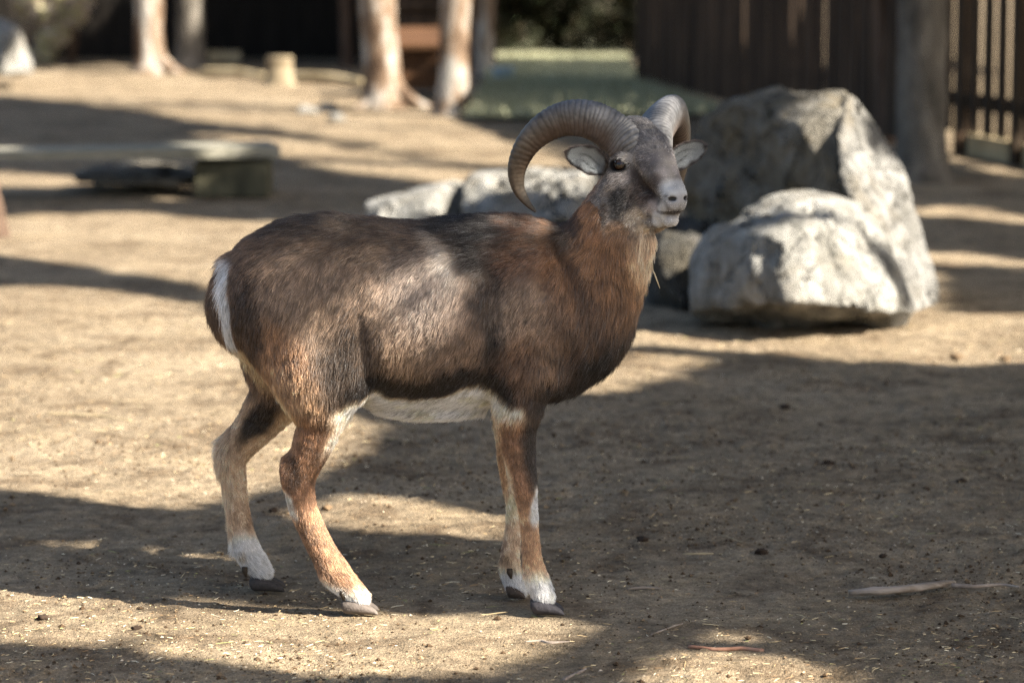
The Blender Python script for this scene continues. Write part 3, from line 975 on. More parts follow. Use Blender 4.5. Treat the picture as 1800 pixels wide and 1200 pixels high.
    ra = hc.attributes.get('radius') or hc.attributes.new('radius', 'FLOAT', 'POINT')
    ra.data.foreach_set('value', R.astype(np.float32).ravel())
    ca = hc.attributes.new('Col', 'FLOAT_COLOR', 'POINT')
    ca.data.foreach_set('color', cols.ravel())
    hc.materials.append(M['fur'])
    return hc

def build_ram():
    base = P(700, 1060, YC); base[2] = 0
    root = empty('mouflon_ram', base, 'brown mouflon ram with curled ribbed horns standing on bare soil, head turned to the camera', 'sheep')
    V, F, Nn = surface(.0034)
    HITV['v'] = V; HITV['xy'] = proj(V)
    o_, f_, u_ = toH(V); ym = 1 - sstep(660, 760, HITV['xy'][1]); notH = 1 - ((f_ > -.07) & (u_ > -.13))
    V = V + Nn * ((noise(V, 26, 301, 2) * .0022 + noise(V, 9, 302, 2) * .0045) * ym * notH)[:, None]
    sx_, sy_ = HITV['xy']; ny_ = sstep(.3, .8, np.abs(Nn[:, 1]))
    def g_(x0, y0, x1, y1, wd):
        dx, dy = x1 - x0, y1 - y0; t = np.clip(((sx_ - x0) * dx + (sy_ - y0) * dy) / (dx * dx + dy * dy), 0, 1)
        return np.exp(-((sx_ - x0 - t * dx) ** 2 + (sy_ - y0 - t * dy) ** 2) / wd ** 2)
    rel = (-.011 * g_(868, 470, 872, 640, 16) - .010 * g_(640, 560, 652, 660, 15) - .008 * g_(985, 440, 955, 505, 14) - .008 * g_(1005, 610, 965, 660, 14)
           + .007 * g_(925, 510, 935, 590, 34) + .008 * g_(520, 560, 540, 660, 42) + .005 * g_(548, 400, 560, 410, 22) - .005 * g_(600, 470, 640, 540, 20)
           + .005 * g_(760, 480, 790, 640, 40) - .006 * g_(1062, 400, 1050, 480, 12) + .005 * g_(1000, 560, 1030, 620, 26))
    V = V + Nn * (rel * ny_ * notH)[:, None]
    me = mesh_np('body', V, F)
    col, hd = coat(V, Nn)
    set_col(me, 'Col', np.clip(col * .55, 0, 1))
    body = obj('body', me, M['skin'], root)
    hc = build_fur(V, F, Nn, FUR)
    fo = bpy.data.objects.new('fur', hc)
    C.objects.link(fo); fo.parent = body; fo.matrix_parent_inverse = parent_world(body).inverted()
    # horns
    HP = [(.024, .004, .014, .032), (.031, .016, .036, .0375), (.044, .034, .058, .0385), (.071, .053, .079, .0375), (.099, .076, .088, .0355), (.127, .102, .083, .0320), (.155, .127, .062, .0272),
          (.176, .147, .030, .0222), (.187, .160, -.010, .0172), (.184, .162, -.045, .0122), (.172, .154, -.072, .0078), (.156, .142, -.094, .0022)]
    cp = catmull(HP, 18); m = len(cp); nA = 36
    for s in (-1, 1):
        ctr = np.array([H(s * o, -b, u) for o, b, u, r in cp]); rad = cp[:, 3]
        T = np.gradient(ctr, axis=0); seg = np.linalg.norm(T, axis=1); T /= seg[:, None]
        sl = np.cumsum(seg); sl -= sl[0]; tot = sl[-1]
        # ridge function along the length
        fm = 1 + .45 * noise(np.stack([sl * 38, sl * 0, sl * 0 + s], 1), 1, 6, 2)
        ph = np.cumsum(seg / (np.interp(sl, [0, tot * .5, tot], [.0070, .0100, .0085]) * fm)) * 2 * math.pi
        band = 1 + .30 * noise(np.stack([sl * 55, sl * 0, sl * 0 + s], 1), 1, 16, 3)
        ridge = (np.sin(ph + 1.2 * noise(np.stack([sl * 30, sl * 0, sl * 0], 1), 1, 5, 2)))
        amp = np.interp(sl / tot, [0, .1, .6, .85, 1], [.010, .017, .024, .010, 0])
        up = np.array([0, 0, 1.0]) * .6 + HF * .8
        VV = []; CC = []
        ang = np.arange(nA) / nA * 2 * math.pi
        for i in range(m):
            u = up - T[i] * (up @ T[i]); u /= np.linalg.norm(u); v = np.cross(T[i], u); up = u
            sh = 1 + .07 * np.cos(3 * ang + .6) + .05 * np.cos(2 * ang)
            q = ctr[i] + np.cos(ang)[:, None] * u * rad[i] + np.sin(ang)[:, None] * v * rad[i]
            wob = noise(q, 60, 8, 2)
            ph_l = ph[i] + 4.5 * noise(q, 26, 15, 3)
            rg = np.sin(ph_l)
            # narrow grooves, broad ridges
            rgd = 1 - 2 * np.clip(.5 - .5 * rg, 0, 1) ** 2.2
            r = rad[i] * (sh + amp[i] * rgd * (1 + 1.5 * noise(q, 32, 25, 2)) + .012 * wob)
            VV.append(ctr[i] + (np.cos(ang) * r)[:, None] * u + (np.sin(ang) * r * .94)[:, None] * v)
            tt = sl[i] / tot
            g = sstep(.25, .75, tt + wob * .06)
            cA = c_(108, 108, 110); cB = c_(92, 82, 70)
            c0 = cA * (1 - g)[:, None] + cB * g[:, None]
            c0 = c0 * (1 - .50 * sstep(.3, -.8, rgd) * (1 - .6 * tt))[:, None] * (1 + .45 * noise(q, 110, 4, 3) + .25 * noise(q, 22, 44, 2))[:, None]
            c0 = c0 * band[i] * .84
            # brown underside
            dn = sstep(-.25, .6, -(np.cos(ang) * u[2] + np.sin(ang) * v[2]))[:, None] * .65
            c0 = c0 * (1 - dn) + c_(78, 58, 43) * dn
            CC.append(c0)
        VV = np.concatenate(VV); CC = np.concatenate(CC)
        FF_ = [[i * nA + j, i * nA + (j + 1) % nA, (i + 1) * nA + (j + 1) % nA, (i + 1) * nA + j] for i in range(m - 1) for j in range(nA)]
        FF_ += [list(range(nA))[::-1], [(m - 1) * nA + j for j in range(nA)]]
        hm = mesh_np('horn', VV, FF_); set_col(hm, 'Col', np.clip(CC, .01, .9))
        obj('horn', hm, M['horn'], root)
    # ears
    for s in (-1, 1):
        b0 = H(s * .062, -.034, -.012); tip = H(s * .156, -.030, .026)
        A = tip - b0; La = np.linalg.norm(A); A /= La
        Nf = HF * .95 + HU * -.10 + HO * s * .10; Nf -= A * (Nf @ A); Nf /= np.linalg.norm(Nf)
        B = np.cross(A, Nf); B *= np.sign(B @ HU)
        nu, nv = 26, 21
        Vi = []; Vo = []; Ci = []; Co = []
        for i in range(nu):
            t = i / (nu - 1)
            wd = .0265 * (.42 + .58 * sstep(0, .42, t)) * math.sqrt(max(0, 1 - t ** 3.6))
            wd = max(wd, .0004)
            for j in range(nv):
                a = (j / (nv - 1) * 2 - 1)
                cup = .016 * (1 - a * a) * (1 - .55 * t) * (wd / .0275)
                pt = b0 + A * La * t + B * (a * wd * (.95 if a > 0 else 1.05)) - Nf * cup + Nf * .004 * math.sin(t * 3)
                pt = pt + B * .006 * math.sin(t * math.pi)
                edge = sstep(.70, .96, abs(a) + .06 * math.sin(t * 23)) if wd > .002 else 1
                edge = max(edge, sstep(.90, 1.0, t))
                vein = max(0, 1 - abs(a - .12 + .1 * math.sin(t * 9)) / .10) * sstep(.10, .25, t) * (1 - sstep(.60, .80, t))
                vein = max(vein, max(0, 1 - abs(a + .35 - .9 * (t - .5)) / .07) * (1 - sstep(.5, .7, t)) * sstep(.15, .3, t))
                ci = c_(150, 155, 158) * (1 - .75 * vein)
                ci = ci * (1 - edge) + c_(52, 46, 46) * edge
                if t < .12: ci = ci * (t / .12) + c_(130, 116, 100) * (1 - t / .12)
                Vi.append(pt); Ci.append(ci)
                Vo.append(pt - Nf * (.0030 * (1 - a * a * .75) * (1 - .5 * t)) ); Co.append(c_(104, 90, 84) * (1 - .4 * edge))
        n0 = nu * nv
        Fe = []
        for i in range(nu - 1):
            for j in range(nv - 1):
                q = [i * nv + j, i * nv + j + 1, (i + 1) * nv + j + 1, (i + 1) * nv + j]
                Fe.append(q); Fe.append([k + n0 for k in q[::-1]])
        rim = [j for j in range(nv)] + [i * nv + nv - 1 for i in range(1, nu)] + [(nu - 1) * nv + j for j in range(nv - 2, -1, -1)] + [i * nv for i in range(nu - 2, 0, -1)]
        for k in range(len(rim)):
            a, b = rim[k], rim[(k + 1) % len(rim)]
            Fe.append([b, a, a + n0, b + n0])
        Ve = np.array(Vi + Vo); Ce = np.array(Ci + Co)
        em = mesh_np('ear', Ve, Fe); set_col(em, 'Col', np.clip(Ce, 0, 1))
        eo = obj('ear', em, M['ear'], root)
        # short hair on the ear
        Fq = np.array([f_ for f_ in Fe if len(f_) == 4])
        cnt = 18000
        fi = RNG.integers(0, len(Fq), cnt); q = Fq[fi]
        r1, r2 = RNG.random(cnt)[:, None], RNG.random(cnt)[:, None]
        w4 = [(1 - r1) * (1 - r2), r1 * (1 - r2), r1 * r2, (1 - r1) * r2]
        rt = sum(Ve[q[:, k]] * w4[k] for k in range(4)); cl = sum(Ce[q[:, k]] * w4[k] for k in range(4))
        fn = np.cross(Ve[q[:, 1]] - Ve[q[:, 0]], Ve[q[:, 3]] - Ve[q[:, 0]]); fn /= np.linalg.norm(fn, axis=1)[:, None] + 1e-12
        inner = (q.max(1) < n0)
        fn = np.where(inner[:, None], np.sign(fn @ Nf)[:, None] * fn, -np.sign(fn @ Nf)[:, None] * fn)
        dd = A * .8 + RNG.normal(0, .3, (cnt, 3)); 
        lnn = RNG.uniform(.0025, .0055, cnt)
        K = 4; pt = np.zeros((cnt, K, 3))
        for i in range(K):
            t = i / (K - 1)
            pt[:, i] = rt + dd * (lnn * t)[:, None] + fn * (lnn * .45 * t ** .8)[:, None]
        cols = np.ones((cnt, K, 4), np.float32)
        cols[:, :, :3] = np.clip((cl * RNG.uniform(.85, 1.2, cnt)[:, None])[:, None, :] * np.array([.85, 1, 1.1, 1.15])[None, :, None], 0, .9)
        hc2 = bpy.data.hair_curves.new('ear_hair'); hc2.add_curves([K] * cnt)
        hc2.attributes['position'].data.foreach_set('vector', pt.astype(np.float32).ravel())
        ra = hc2.attributes.get('radius') or hc2.attributes.new('radius', 'FLOAT', 'POINT')
        ra.data.foreach_set('value', np.tile(np.array([.00010, .00009, .00007, .00002], np.float32), cnt))
        ca = hc2.attributes.new('Col', 'FLOAT_COLOR', 'POINT'); ca.data.foreach_set('color', cols.ravel())
        hc2.materials.append(M['fur'])
        ho = bpy.data.objects.new('ear_hair', hc2); C.objects.link(ho); ho.parent = eo
        ho.matrix_parent_inverse = parent_world(eo).inverted()
    # eyes
    for s in (-1, 1):
        c = H(s * .049, -.006, .001)
        ax = HO * s * .90 + HF * .42 + HU * .05; ax /= np.linalg.norm(ax)
        fu = HF - ax * (HF @ ax); fu /= np.linalg.norm(fu); up = np.cross(ax, fu); up *= np.sign(up[2])
        nu, nv = 40, 48; VV = []; CC = []
        for i in range(nu):
            th = i / (nu - 1) * math.pi
            for j in range(nv):
                p_ = j / nv * 2 * math.pi
                rr = .0165
                if th < .55: rr += .0010 * (1 - (th / .55) ** 2)
                d = ax * math.cos(th) + (fu * math.cos(p_) + up * math.sin(p_)) * math.sin(th)
                VV.append(c + d * rr)
                hx_, hy_ = math.sin(th) * math.cos(p_), math.sin(th) * math.sin(p_)
                k = c_(50, 33, 22) if th < .72 else c_(60, 44, 38)
                k = k * (.75 + .5 * (hash(i * 7 + j * 13) % 10) / 10) if th < .72 else k
                if .6 < th < .8: k = c_(28, 20, 16)
                if abs(hy_) < .17 and abs(hx_) < .38: k = c_(6, 5, 6)
                CC.append(k)
        Fe = [[i * nv + j, i * nv + (j + 1) % nv, (i + 1) * nv + (j + 1) % nv, (i + 1) * nv + j] for i in range(nu - 1) for j in range(nv)]
        em = mesh_np('eye', np.array(VV), Fe); set_col(em, 'Col', np.array(CC)); obj('eye', em, M['eye'], root)
    # hooves: two claws each; (toe px, toe py, heel px, heel py, Y, dark)
    for (tx, ty, hx_, hy_, Y, dark, spl) in ((993, 1080, 935, 1076, YC - .092, (58, 56, 60), 1.0), (925, 1050, 893, 1046, YC + .052, (66, 58, 52), .8),
                                            (667, 1076, 606, 1066, YC - .090, (96, 88, 82), .8), (506, 1029, 448, 1022, YC + .120, (62, 58, 56), .9)):
        hoof = None
        mb = MB()
        heel = G(hx_, hy_); toe = G(tx, ty); heel[1] = toe[1] = Y
        heel[2] = toe[2] = 0.001
        A = toe - heel; L = np.linalg.norm(A); A /= L
        for s in (-1, 1):
            side = np.array([0, 1.0, 0]); off = s * .0135
            prof = [(0, .0125, .030), (.25, .0145, .034), (.5, .0140, .033), (.75, .0120, .026), (.92, .0090, .018), (1.0, .0045, .009)]
            prof = [(t, a * 1.05, b * .86) for t, a, b in prof]
            VV = []; n = 10
            for t, wd, ht in prof:
                cc = heel + A * L * t + side * (off - s * .005 * t * 0 + s * .006 * t * spl)
                for j in range(n):
                    a = j / n * 2 * math.pi
                    yy = math.cos(a) * wd * (1.0 if math.sin(a) < 0 else .88)
                    zz = (math.sin(a) * .5 + .5); zz = zz ** .8 * ht
                    VV.append(cc + side * yy + np.array([0, 0, zz]) + A * (-zz * .28))
            Fh = [[i * n + j, i * n + (j + 1) % n, (i + 1) * n + (j + 1) % n, (i + 1) * n + j] for i in range(len(prof) - 1) for j in range(n)]
            Fh += [list(range(n))[::-1], [(len(prof) - 1) * n + j for j in range(n)]]
            mb.add(np.array(VV), Fh)
        hm = mb.mesh('hoof'); hv = np.empty(len(hm.vertices) * 3, np.float32); hm.vertices.foreach_get('co', hv); hv = hv.reshape(-1, 3)
        set_col(hm, 'Col', c_(*dark)[None] * (1 + .5 * noise(hv, 90, 3, 3))[:, None])
        ho = obj('hoof', hm, M['hoof'], root)
        sm = ho.modifiers.new('s', 'SUBSURF'); sm.levels = sm.render_levels = 1
        # dewclaws at the back of the pastern
    for (x, y, Y) in ((602, 1044, YC - .108), (430, 1003, FHY - .02), (896, 1006, FFY - .02)):
        mb = MB(); c = P(x, y, Y)
        mb.tube([c + [0, 0, .008], c, c + [.003, 0, -.012]], [.0055, .006, .002], 8)
        hm = mb.mesh('dewclaw'); set_col(hm, 'Col', np.tile(c_(60, 52, 44), (len(hm.vertices), 1))); obj('dewclaw', hm, M['hoof'], root)
    # a hay stalk caught in the breast fur is a thing of its own
    mb = MB(); a, b, c = P(1146, 470, YC - .05), P(1153, 488, YC - .06), P(1160, 507, YC - .06)
    mb.tube([a, b, c], [.0012, .0014, .0006], 6)
    hm = mb.mesh('hay_stalk'); set_col(hm, 'Col', np.tile(c_(200, 184, 150), (len(hm.vertices), 1)))
    tag(obj('hay_stalk', hm, M['straw']), 'pale wisp of hay hanging from the fur of the ram\'s breast', 'hay')

FUR = 430000
build_ram()

# ------------------------------------------------------------------ ground
DENTS = []
_r = np.random.default_rng(5)
for _ in range(70):
    _x, _y, _a = _r.uniform(-1.4, 1.4), 5.2 + 3.6 * _r.random() ** 1.3, _r.uniform(0, 6.28)
    for _s in (-1, 1):
        DENTS.append((_x + _s * .017 * math.cos(_a), _y + _s * .017 * math.sin(_a), _r.uniform(.014, .022), _r.uniform(.004, .010)))
def ground_height(x, y):
    p = np.stack([x, y, np.zeros_like(x)], 1)
    h = noise(p, 1.1, 80, 2) * .012 + noise(p, 6, 81, 3) * .009 + noise(p, 28, 82, 3) * .0045 + np.clip(noise(p, 60, 83, 2) - .25, 0, 1) * .012
    for dx, dy, dr, dd in DENTS:
        q = ((x - dx) ** 2 + (y - dy) ** 2) / dr ** 2
        h = h + np.where(q < 9, -dd * np.exp(-q) + dd * .45 * np.exp(-(np.sqrt(q) - 1.7) ** 2 * 3), 0)
    near = np.exp(-((x + .15) ** 2 / .5 + (y - 6.0) ** 2 / .12))
    return h * (1 - .55 * near) - .004

def axis(fine, coarse):
    out = []
    for (a, b, st) in fine: out += list(np.arange(a, b, st))
    return np.array(out)
def build_ground():
    xs = np.concatenate([-np.geomspace(400, 6, 26), np.arange(-5.8, -1.5, .10), np.arange(-1.5, 1.5, .0095), np.arange(1.5, 5.8, .10), np.geomspace(6, 400, 26)])
    ys = np.concatenate([-np.geomspace(200, 1, 14), np.arange(0, 5.1, .25), np.arange(5.1, 7.6, .0095), np.arange(7.6, 11, .03), np.arange(11, 30, .12), np.geomspace(30.2, 500, 26)])
    X, Y = np.meshgrid(xs, ys, indexing='ij')
    x, y = X.ravel(), Y.ravel()
    z = ground_height(x, y)
    V = np.stack([x, y, z], 1)
    nx, ny = len(xs), len(ys)
    i = np.arange(nx - 1)[:, None] * ny + np.arange(ny - 1)[None]
    i = i.ravel()
    F = np.stack([i, i + ny, i + ny + 1, i + 1], 1)
    me = mesh_np('ground', V, F)
    tag(obj('ground', me, M['soil']), kind='structure')
build_ground()

def field(n, x0, x1, y0, y1, power=1.0):
    # positions by screen density: uniform in x at depth, denser near
    y = y0 + (y1 - y0) * RNG.random(n) ** power
    hw = y * .172
    x = RNG.uniform(-1, 1, n) * hw
    return x, y

def crumbs():
    base = np.array([[1, 0, 0], [-1, 0, 0], [0, 1, 0], [0, -1, 0], [0, 0, 1], [0, 0, -1.]])
    bf = np.array([[0, 2, 4], [2, 1, 4], [1, 3, 4], [3, 0, 4], [2, 0, 5], [1, 2, 5], [3, 1, 5], [0, 3, 5]])
    n = 70000
    x, y = field(n, 0, 0, 5.15, 11.5, 1.6)
    cl = noise(np.stack([x, y, x * 0], 1), 2.2, 90, 3)
    keep = RNG.random(n) < np.clip(.5 + cl * 1.2, .12, 1)
    x, y = x[keep], y[keep]; n = len(x)
    r = np.clip(RNG.lognormal(math.log(.0017), .5, n), .0008, .0075)
    z = ground_height(x, y) + r * .25
    V = base[None] * r[:, None, None] * RNG.uniform(.55, 1.4, (n, 6, 1)) * np.array([1.15, 1.15, .75])
    a = RNG.uniform(0, 6.28, n); ca, sa = np.cos(a)[:, None], np.sin(a)[:, None]
    V = np.stack([V[:, :, 0] * ca - V[:, :, 1] * sa, V[:, :, 0] * sa + V[:, :, 1] * ca, V[:, :, 2]], 2)
    V = V + np.stack([x, y, z], 1)[:, None]
    F = (bf[None] + (np.arange(n) * 6)[:, None, None]).reshape(-1, 3)
    pal = np.array([c_(70, 56, 42), c_(96, 80, 62), c_(130, 110, 86), c_(165, 145, 118), c_(200, 184, 160)])
    pi = RNG.choice(5, n, p=[.42, .27, .17, .09, .05])
    pi = np.where((r > .0035) & (pi > 2), 0, pi)
    col = pal[pi] * RNG.uniform(.8, 1.2, (n, 1))
    me = mesh_np('soil_crumbs', V.reshape(-1, 3), F, False)
    set_col(me, 'Col', np.repeat(col, 6, 0))
    tag(obj('soil_crumbs', me, M['crumb']), 'loose soil crumbs, droppings and grit scattered over the bare ground', 'soil crumbs', kind='stuff')
crumbs()

def straws():
    n = 9000
    x, y = field(n, 0, 0, 5.15, 10.5, 1.6)
    cl = noise(np.stack([x, y, x * 0], 1), 1.6, 95, 3)
    keep = RNG.random(n) < np.clip(.55 + cl * 1.4, .1, 1)
    x, y = x[keep], y[keep]; n = len(x)
    L = np.clip(RNG.lognormal(math.log(.008), .55, n), .003, .045); wd = RNG.uniform(.0004, .0010, n)
    a = RNG.uniform(0, 6.28, n); d = np.stack([np.cos(a), np.sin(a), RNG.normal(0, .12, n)], 1); s = np.stack([-np.sin(a), np.cos(a), a * 0], 1)
    bend = RNG.normal(0, .18, n)
    c = np.stack([x, y, ground_height(x, y) + .0022], 1)
    V = np.zeros((n, 9, 3))
    for i, t in enumerate((-1, 0, 1)):
        m = c + d * (L * t)[:, None] * .5 + s * (bend * L * (1 - t * t))[:, None] * .5
        ww = wd * (1.0 if t == 0 else .6)
        V[:, i * 3] = m - s * ww[:, None]; V[:, i * 3 + 1] = m + s * ww[:, None]; V[:, i * 3 + 2] = m + np.array([0, 0, 1]) * ww[:, None] * 1.4
    bf = []
    for i in (0, 3):
        for j in range(3):
            k = (j + 1) % 3
            bf.append([i + j, i + k, i + 3 + k, i + 3 + j])
    F = (np.array(bf)[None] + (np.arange(n) * 9)[:, None, None]).reshape(-1, 4)
    pal = np.array([c_(214, 194, 152), c_(180, 156, 116), c_(140, 112, 80), c_(226, 214, 186), c_(150, 150, 96)])
    col = pal[RNG.choice(5, n, p=[.3, .3, .2, .12, .08])] * RNG.uniform(.75, 1.15, (n, 1))
    me = mesh_np('straw_litter', V.reshape(-1, 3), F, False)
    set_col(me, 'Col', np.repeat(col, 9, 0))
    tag(obj('straw_litter', me, M['straw']), 'short bits of straw and chaff littering the bare ground', 'straw', kind='stuff')
straws()

def stick(name, pxs, rads, mat, label, cat='twig', flat=1.0, n=9, rough=.25, seed=1, lift=.5):
    pts = [G(x, y) + np.array([0, 0, r * lift + .002]) for (x, y), r in zip(pxs, rads)]
    mb = MB(); pts = catmull(pts, 6); rr = catmull(np.array(rads)[:, None], 6)[:, 0]
    q = pts.copy(); q += np.stack([noise(pts, 30, seed + i, 2) for i in range(3)], 1) * .0012
    mb.tube(q, np.maximum(rr, .0006), n, True, rough, seed, flat)
    return tag(obj(name, mb.mesh(name), mat), label, cat)
stick('bark_strip', [(1492, 1046), (1545, 1046), (1600, 1041), (1650, 1033), (1676, 1026)], [.009, .014, .0135, .012, .006], M['driftwood'], 'long flat strip of dry grey bark lying on shaded soil at right', 'bark strip', .55, 14, .3, 3)
stick('dark_stick', [(1672, 1032), (1715, 1033), (1760, 1030), (1792, 1034)], [.005, .004, .003, .002], M['twig_grey'], 'thin crooked stick touching the end of the bark strip', 'stick', seed=5)
stick('twig', [(1210, 1139), (1260, 1144), (1305, 1143), (1342, 1147)], [.0032, .0036, .0038, .0034], M['twig_red'], 'reddish straight twig on the sunlit soil at the bottom right', seed=7)
stick('twig', [(922, 1130), (950, 1130), (968, 1134), (1002, 1132)], [.002, .0034, .0040, .003], M['twig_grey'], 'short grey twig just below the ram\'s near front hoof', seed=9)
stick('twig', [(990, 1200), (1008, 1190), (1030, 1178)], [.0045, .004, .002], M['twig_grey'], 'grey twig cut by the bottom edge of the picture', seed=10)
stick('twig', [(1102, 1037), (1130, 1036), (1163, 1037)], [.0022, .003, .002], M['driftwood'], 'dark slim twig on shaded soil right of the front hooves', seed=11)
stick('twig', [(1145, 1118), (1178, 1105), (1225, 1092)], [.0016, .0020, .0012], M['driftwood'], 'dark curved twig in the shade above the reddish twig', seed=12)
stick('wood_chip', [(1200, 976), (1226, 976), (1254, 975)], [.002, .0034, .002], M['pale_wood'], 'whitish sliver of wood on the shaded soil right of the ram', 'wood chip', .6, seed=13)
stick('straw_stalk', [(80, 728), (130, 730), (180, 733), (232, 742)], [.003, .004, .004, .003], M['pale_wood'], 'long pale flattened stalk on sunlit soil left of the ram', 'straw stalk', .5, seed=14)
stick('straw_stalk', [(1304, 955), (1285, 947), (1262, 940)], [.0008, .001, .0007], M['pale_wood'], 'thin bent straw stalk on shaded soil above the wood sliver', 'straw stalk', seed=15)
stick('straw_stalk', [(845, 1083), (870, 1080), (893, 1077)], [.0009, .0012, .0008], M['pale_wood'], 'thin straw stalk between the near hooves on the sun edge', 'straw stalk', seed=16)

def clod(px, py, r, label, mat='crumb', dark=(58, 48, 40), seed=0):
    bm = bmesh.new(); bmesh.ops.create_icosphere(bm, subdivisions=3, radius=1)
    co = np.array([v.co[:] for v in bm.verts]); F = [[v.index for v in f.verts] for f in bm.faces]; bm.free()
    co = co * (1 + .75 * noise(co + seed * 7.1, 1.9, seed, 4))[:, None] * np.array([1.25, 1, .65])
    r *= .8; c = G(px, py) + np.array([0, 0, r * .2])
    me = mesh_np('soil_clod', c + co * r, F); set_col(me, 'Col', np.tile(c_(*dark), (len(co), 1)))
    tag(obj('soil_clod', me, M[mat]), label, 'clod', 'clods of earth on the bare soil')
clod(1338, 972, .014, 'dark round clod right of the whitish wood sliver', seed=1)
clod(1130, 950, .014, 'dark flat clod right of the near front leg', seed=2)
clod(575, 893, .012, 'light brown clod beside the hock of the near hind leg', dark=(120, 100, 78), seed=3)
clod(1380, 716, .013, 'dark clod in the open shade below the front boulder', seed=4)
clod(1455, 815, .014, 'dark clod in the middle of the shaded soil at right', seed=5)
clod(1690, 848, .013, 'dark clod near the right edge of the shaded soil', seed=6)
clod(1680, 628, .02, 'tan clod on the sunlit strip right of the boulders', dark=(100, 84, 66), seed=7)
clod(1767, 632, .018, 'tan clod on the sunlit strip at the right edge', dark=(96, 80, 62), seed=8)
clod(75, 1087, .012, 'small dark clod on the sunlit patch at lower left', seed=9)
clod(240, 1105, .010, 'small dark clod at the shade edge at lower left', seed=10)
clod(1552, 1040 - 62, .008, 'tiny dark clod above the bark strip', seed=11)
clod(480, 897, .010, 'flat dark clod between the two hind legs', seed=12)

# ------------------------------------------------------------------ boulders
def hull_rock(name, corners, mat, label, rough=.02, seed=0, sub=5, cat='boulder', sm=True, ridges=0.0):
    bm = bmesh.new()
    for c in corners: bm.verts.new(Vector(c))
    r = bmesh.ops.convex_hull(bm, input=bm.verts)
    bmesh.ops.delete(bm, geom=[g for g in r['geom_interior'] if isinstance(g, bmesh.types.BMVert)], context='VERTS')
    # subdivide long edges until fine
    for it in range(12):
        L = .14 / (1.6 ** it)
        L = max(L, .02)
        es = [e for e in bm.edges if e.calc_length() > L * 1.4]
        if not es or len(bm.verts) > 26000: break
        bmesh.ops.subdivide_edges(bm, edges=es, cuts=1)
        bmesh.ops.triangulate(bm, faces=bm.faces[:])
        if it == 3:
            bmesh.ops.smooth_vert(bm, verts=bm.verts, factor=.12, use_axis_x=True, use_axis_y=True, use_axis_z=True)
    bm.normal_update()
    co = np.array([v.co[:] for v in bm.verts]); nn = np.array([v.normal[:] for v in bm.verts]); F = [[v.index for v in f.verts] for f in bm.faces]
    bm.free()
    d = noise(co, 3.2, seed, 2) * rough * .8 + noise(co, 9, seed + 3, 4) * rough * .9 + -np.abs(noise(co, 5, seed + 9, 3)) * rough * 2.0 + noise(co, 30, seed + 13, 3) * rough * .35
    st = noise(co, 6.5, seed + 7, 2) * 3.5; st = np.floor(st) + sstep(.35, .65, st - np.floor(st)); d += st * rough * .95
    q = co * np.array([1, 1, .18]); d += ridges * noise(q, 12, seed + 5, 3)
    co = co + nn * d[:, None] * .75
    rg = np.random.default_rng(seed + 500)
    for k in range(22):
        nv = rg.normal(0, 1, 3); nv /= np.linalg.norm(nv)
        if nv[2] < -.2: nv[2] *= -1
        pr = co @ nv; dd = np.quantile(pr, rg.uniform(.984, .999))
        co = co - nv * (np.maximum(pr - dd, 0) * .92)[:, None]
    me = mesh_np(name, co, F, sm)
    return tag(obj(name, me, M[mat]), label, cat)

R = lambda pts: [P(x, y, Y) for x, y, Y in pts]
hull_rock('boulder', R([(1232, 212, 11.25), (1268, 176, 11.15), (1222, 300, 11.22), (1440, 176, 10.85), (1478, 166, 10.85), (1205, 330, 11.2), (1195, 440, 11.2), (1215, 535, 11.15),
                        (1500, 360, 10.65), (1470, 560, 10.7), (1452, 240, 10.72), (1495, 160, 11.3), (1300, 165, 11.8), (1560, 540, 11.5), (1250, 230, 11.8), (1220, 530, 11.9), (1590, 500, 11.4)]),
          'rock_big', 'tall brown-grey boulder with a flat dark face behind the low pale boulder', .022, 3)
hull_rock('rock_slab', R([(1478, 164, 10.78), (1500, 158, 10.95), (1525, 205, 11.0), (1560, 240, 11.05), (1600, 330, 11.05), (1618, 400, 11.0), (1648, 500, 10.9), (1645, 546, 10.8),
                          (1600, 552, 10.6), (1505, 370, 10.5), (1540, 470, 10.45), (1460, 205, 10.7), (1470, 260, 10.66), (1560, 560, 11.3), (1500, 200, 11.4), (1640, 520, 11.3)]),
          'rock_grey', 'light grey slab sloping down the right side of the tall boulder', .012, 11, cat='rock slab')
hull_rock('boulder', R([(1202, 440, 10.25), (1210, 548, 10.2), (1262, 396, 10.3), (1300, 372, 10.35), (1390, 334, 10.4), (1366, 400, 9.95), (1385, 470, 9.85), (1400, 528, 9.85), (1480, 540, 9.95),
                        (1500, 362, 10.4), (1545, 395, 10.35), (1590, 470, 10.3), (1606, 545, 10.25), (1480, 352, 10.35), (1300, 545, 10.1), (1566, 550, 10.08), (1450, 400, 10.05), (1300, 578, 10.4), (1560, 580, 10.4), (1420, 580, 10.3),
                        (1560, 548, 10.7), (1240, 548, 10.75), (1400, 345, 10.7)]),
          'rock_white', 'low white-faced boulder with a dark left side in front of the tall one', .016, 21, ridges=.020)
hull_rock('rock', R([(1150, 400, 10.9), (1180, 370, 11.1), (1262, 380, 11.0), (1255, 545, 10.9), (1150, 545, 10.9), (1205, 545, 10.6), (1160, 470, 10.7), (1240, 400, 11.5), (1170, 530, 11.6)]),
          'rock_dark', 'dark rock in the shadow between the ram\'s neck and the boulders', .02, 31, cat='rock')
hull_rock('rock', R([(800, 345, 12.6), (812, 318, 12.7), (850, 300, 12.8), (940, 292, 12.9), (1035, 288, 12.9), (1080, 330, 12.8), (1070, 445, 12.5), (800, 440, 12.5), (900, 450, 12.2), (830, 395, 12.2), (1000, 380, 12.1), (1040, 330, 13.3), (850, 330, 13.3), (1060, 440, 13.2), (810, 430, 13.2)]),
          'rock_white', 'broad grey rock seen behind the ram\'s back under its near horn', .022, 41, cat='rock')
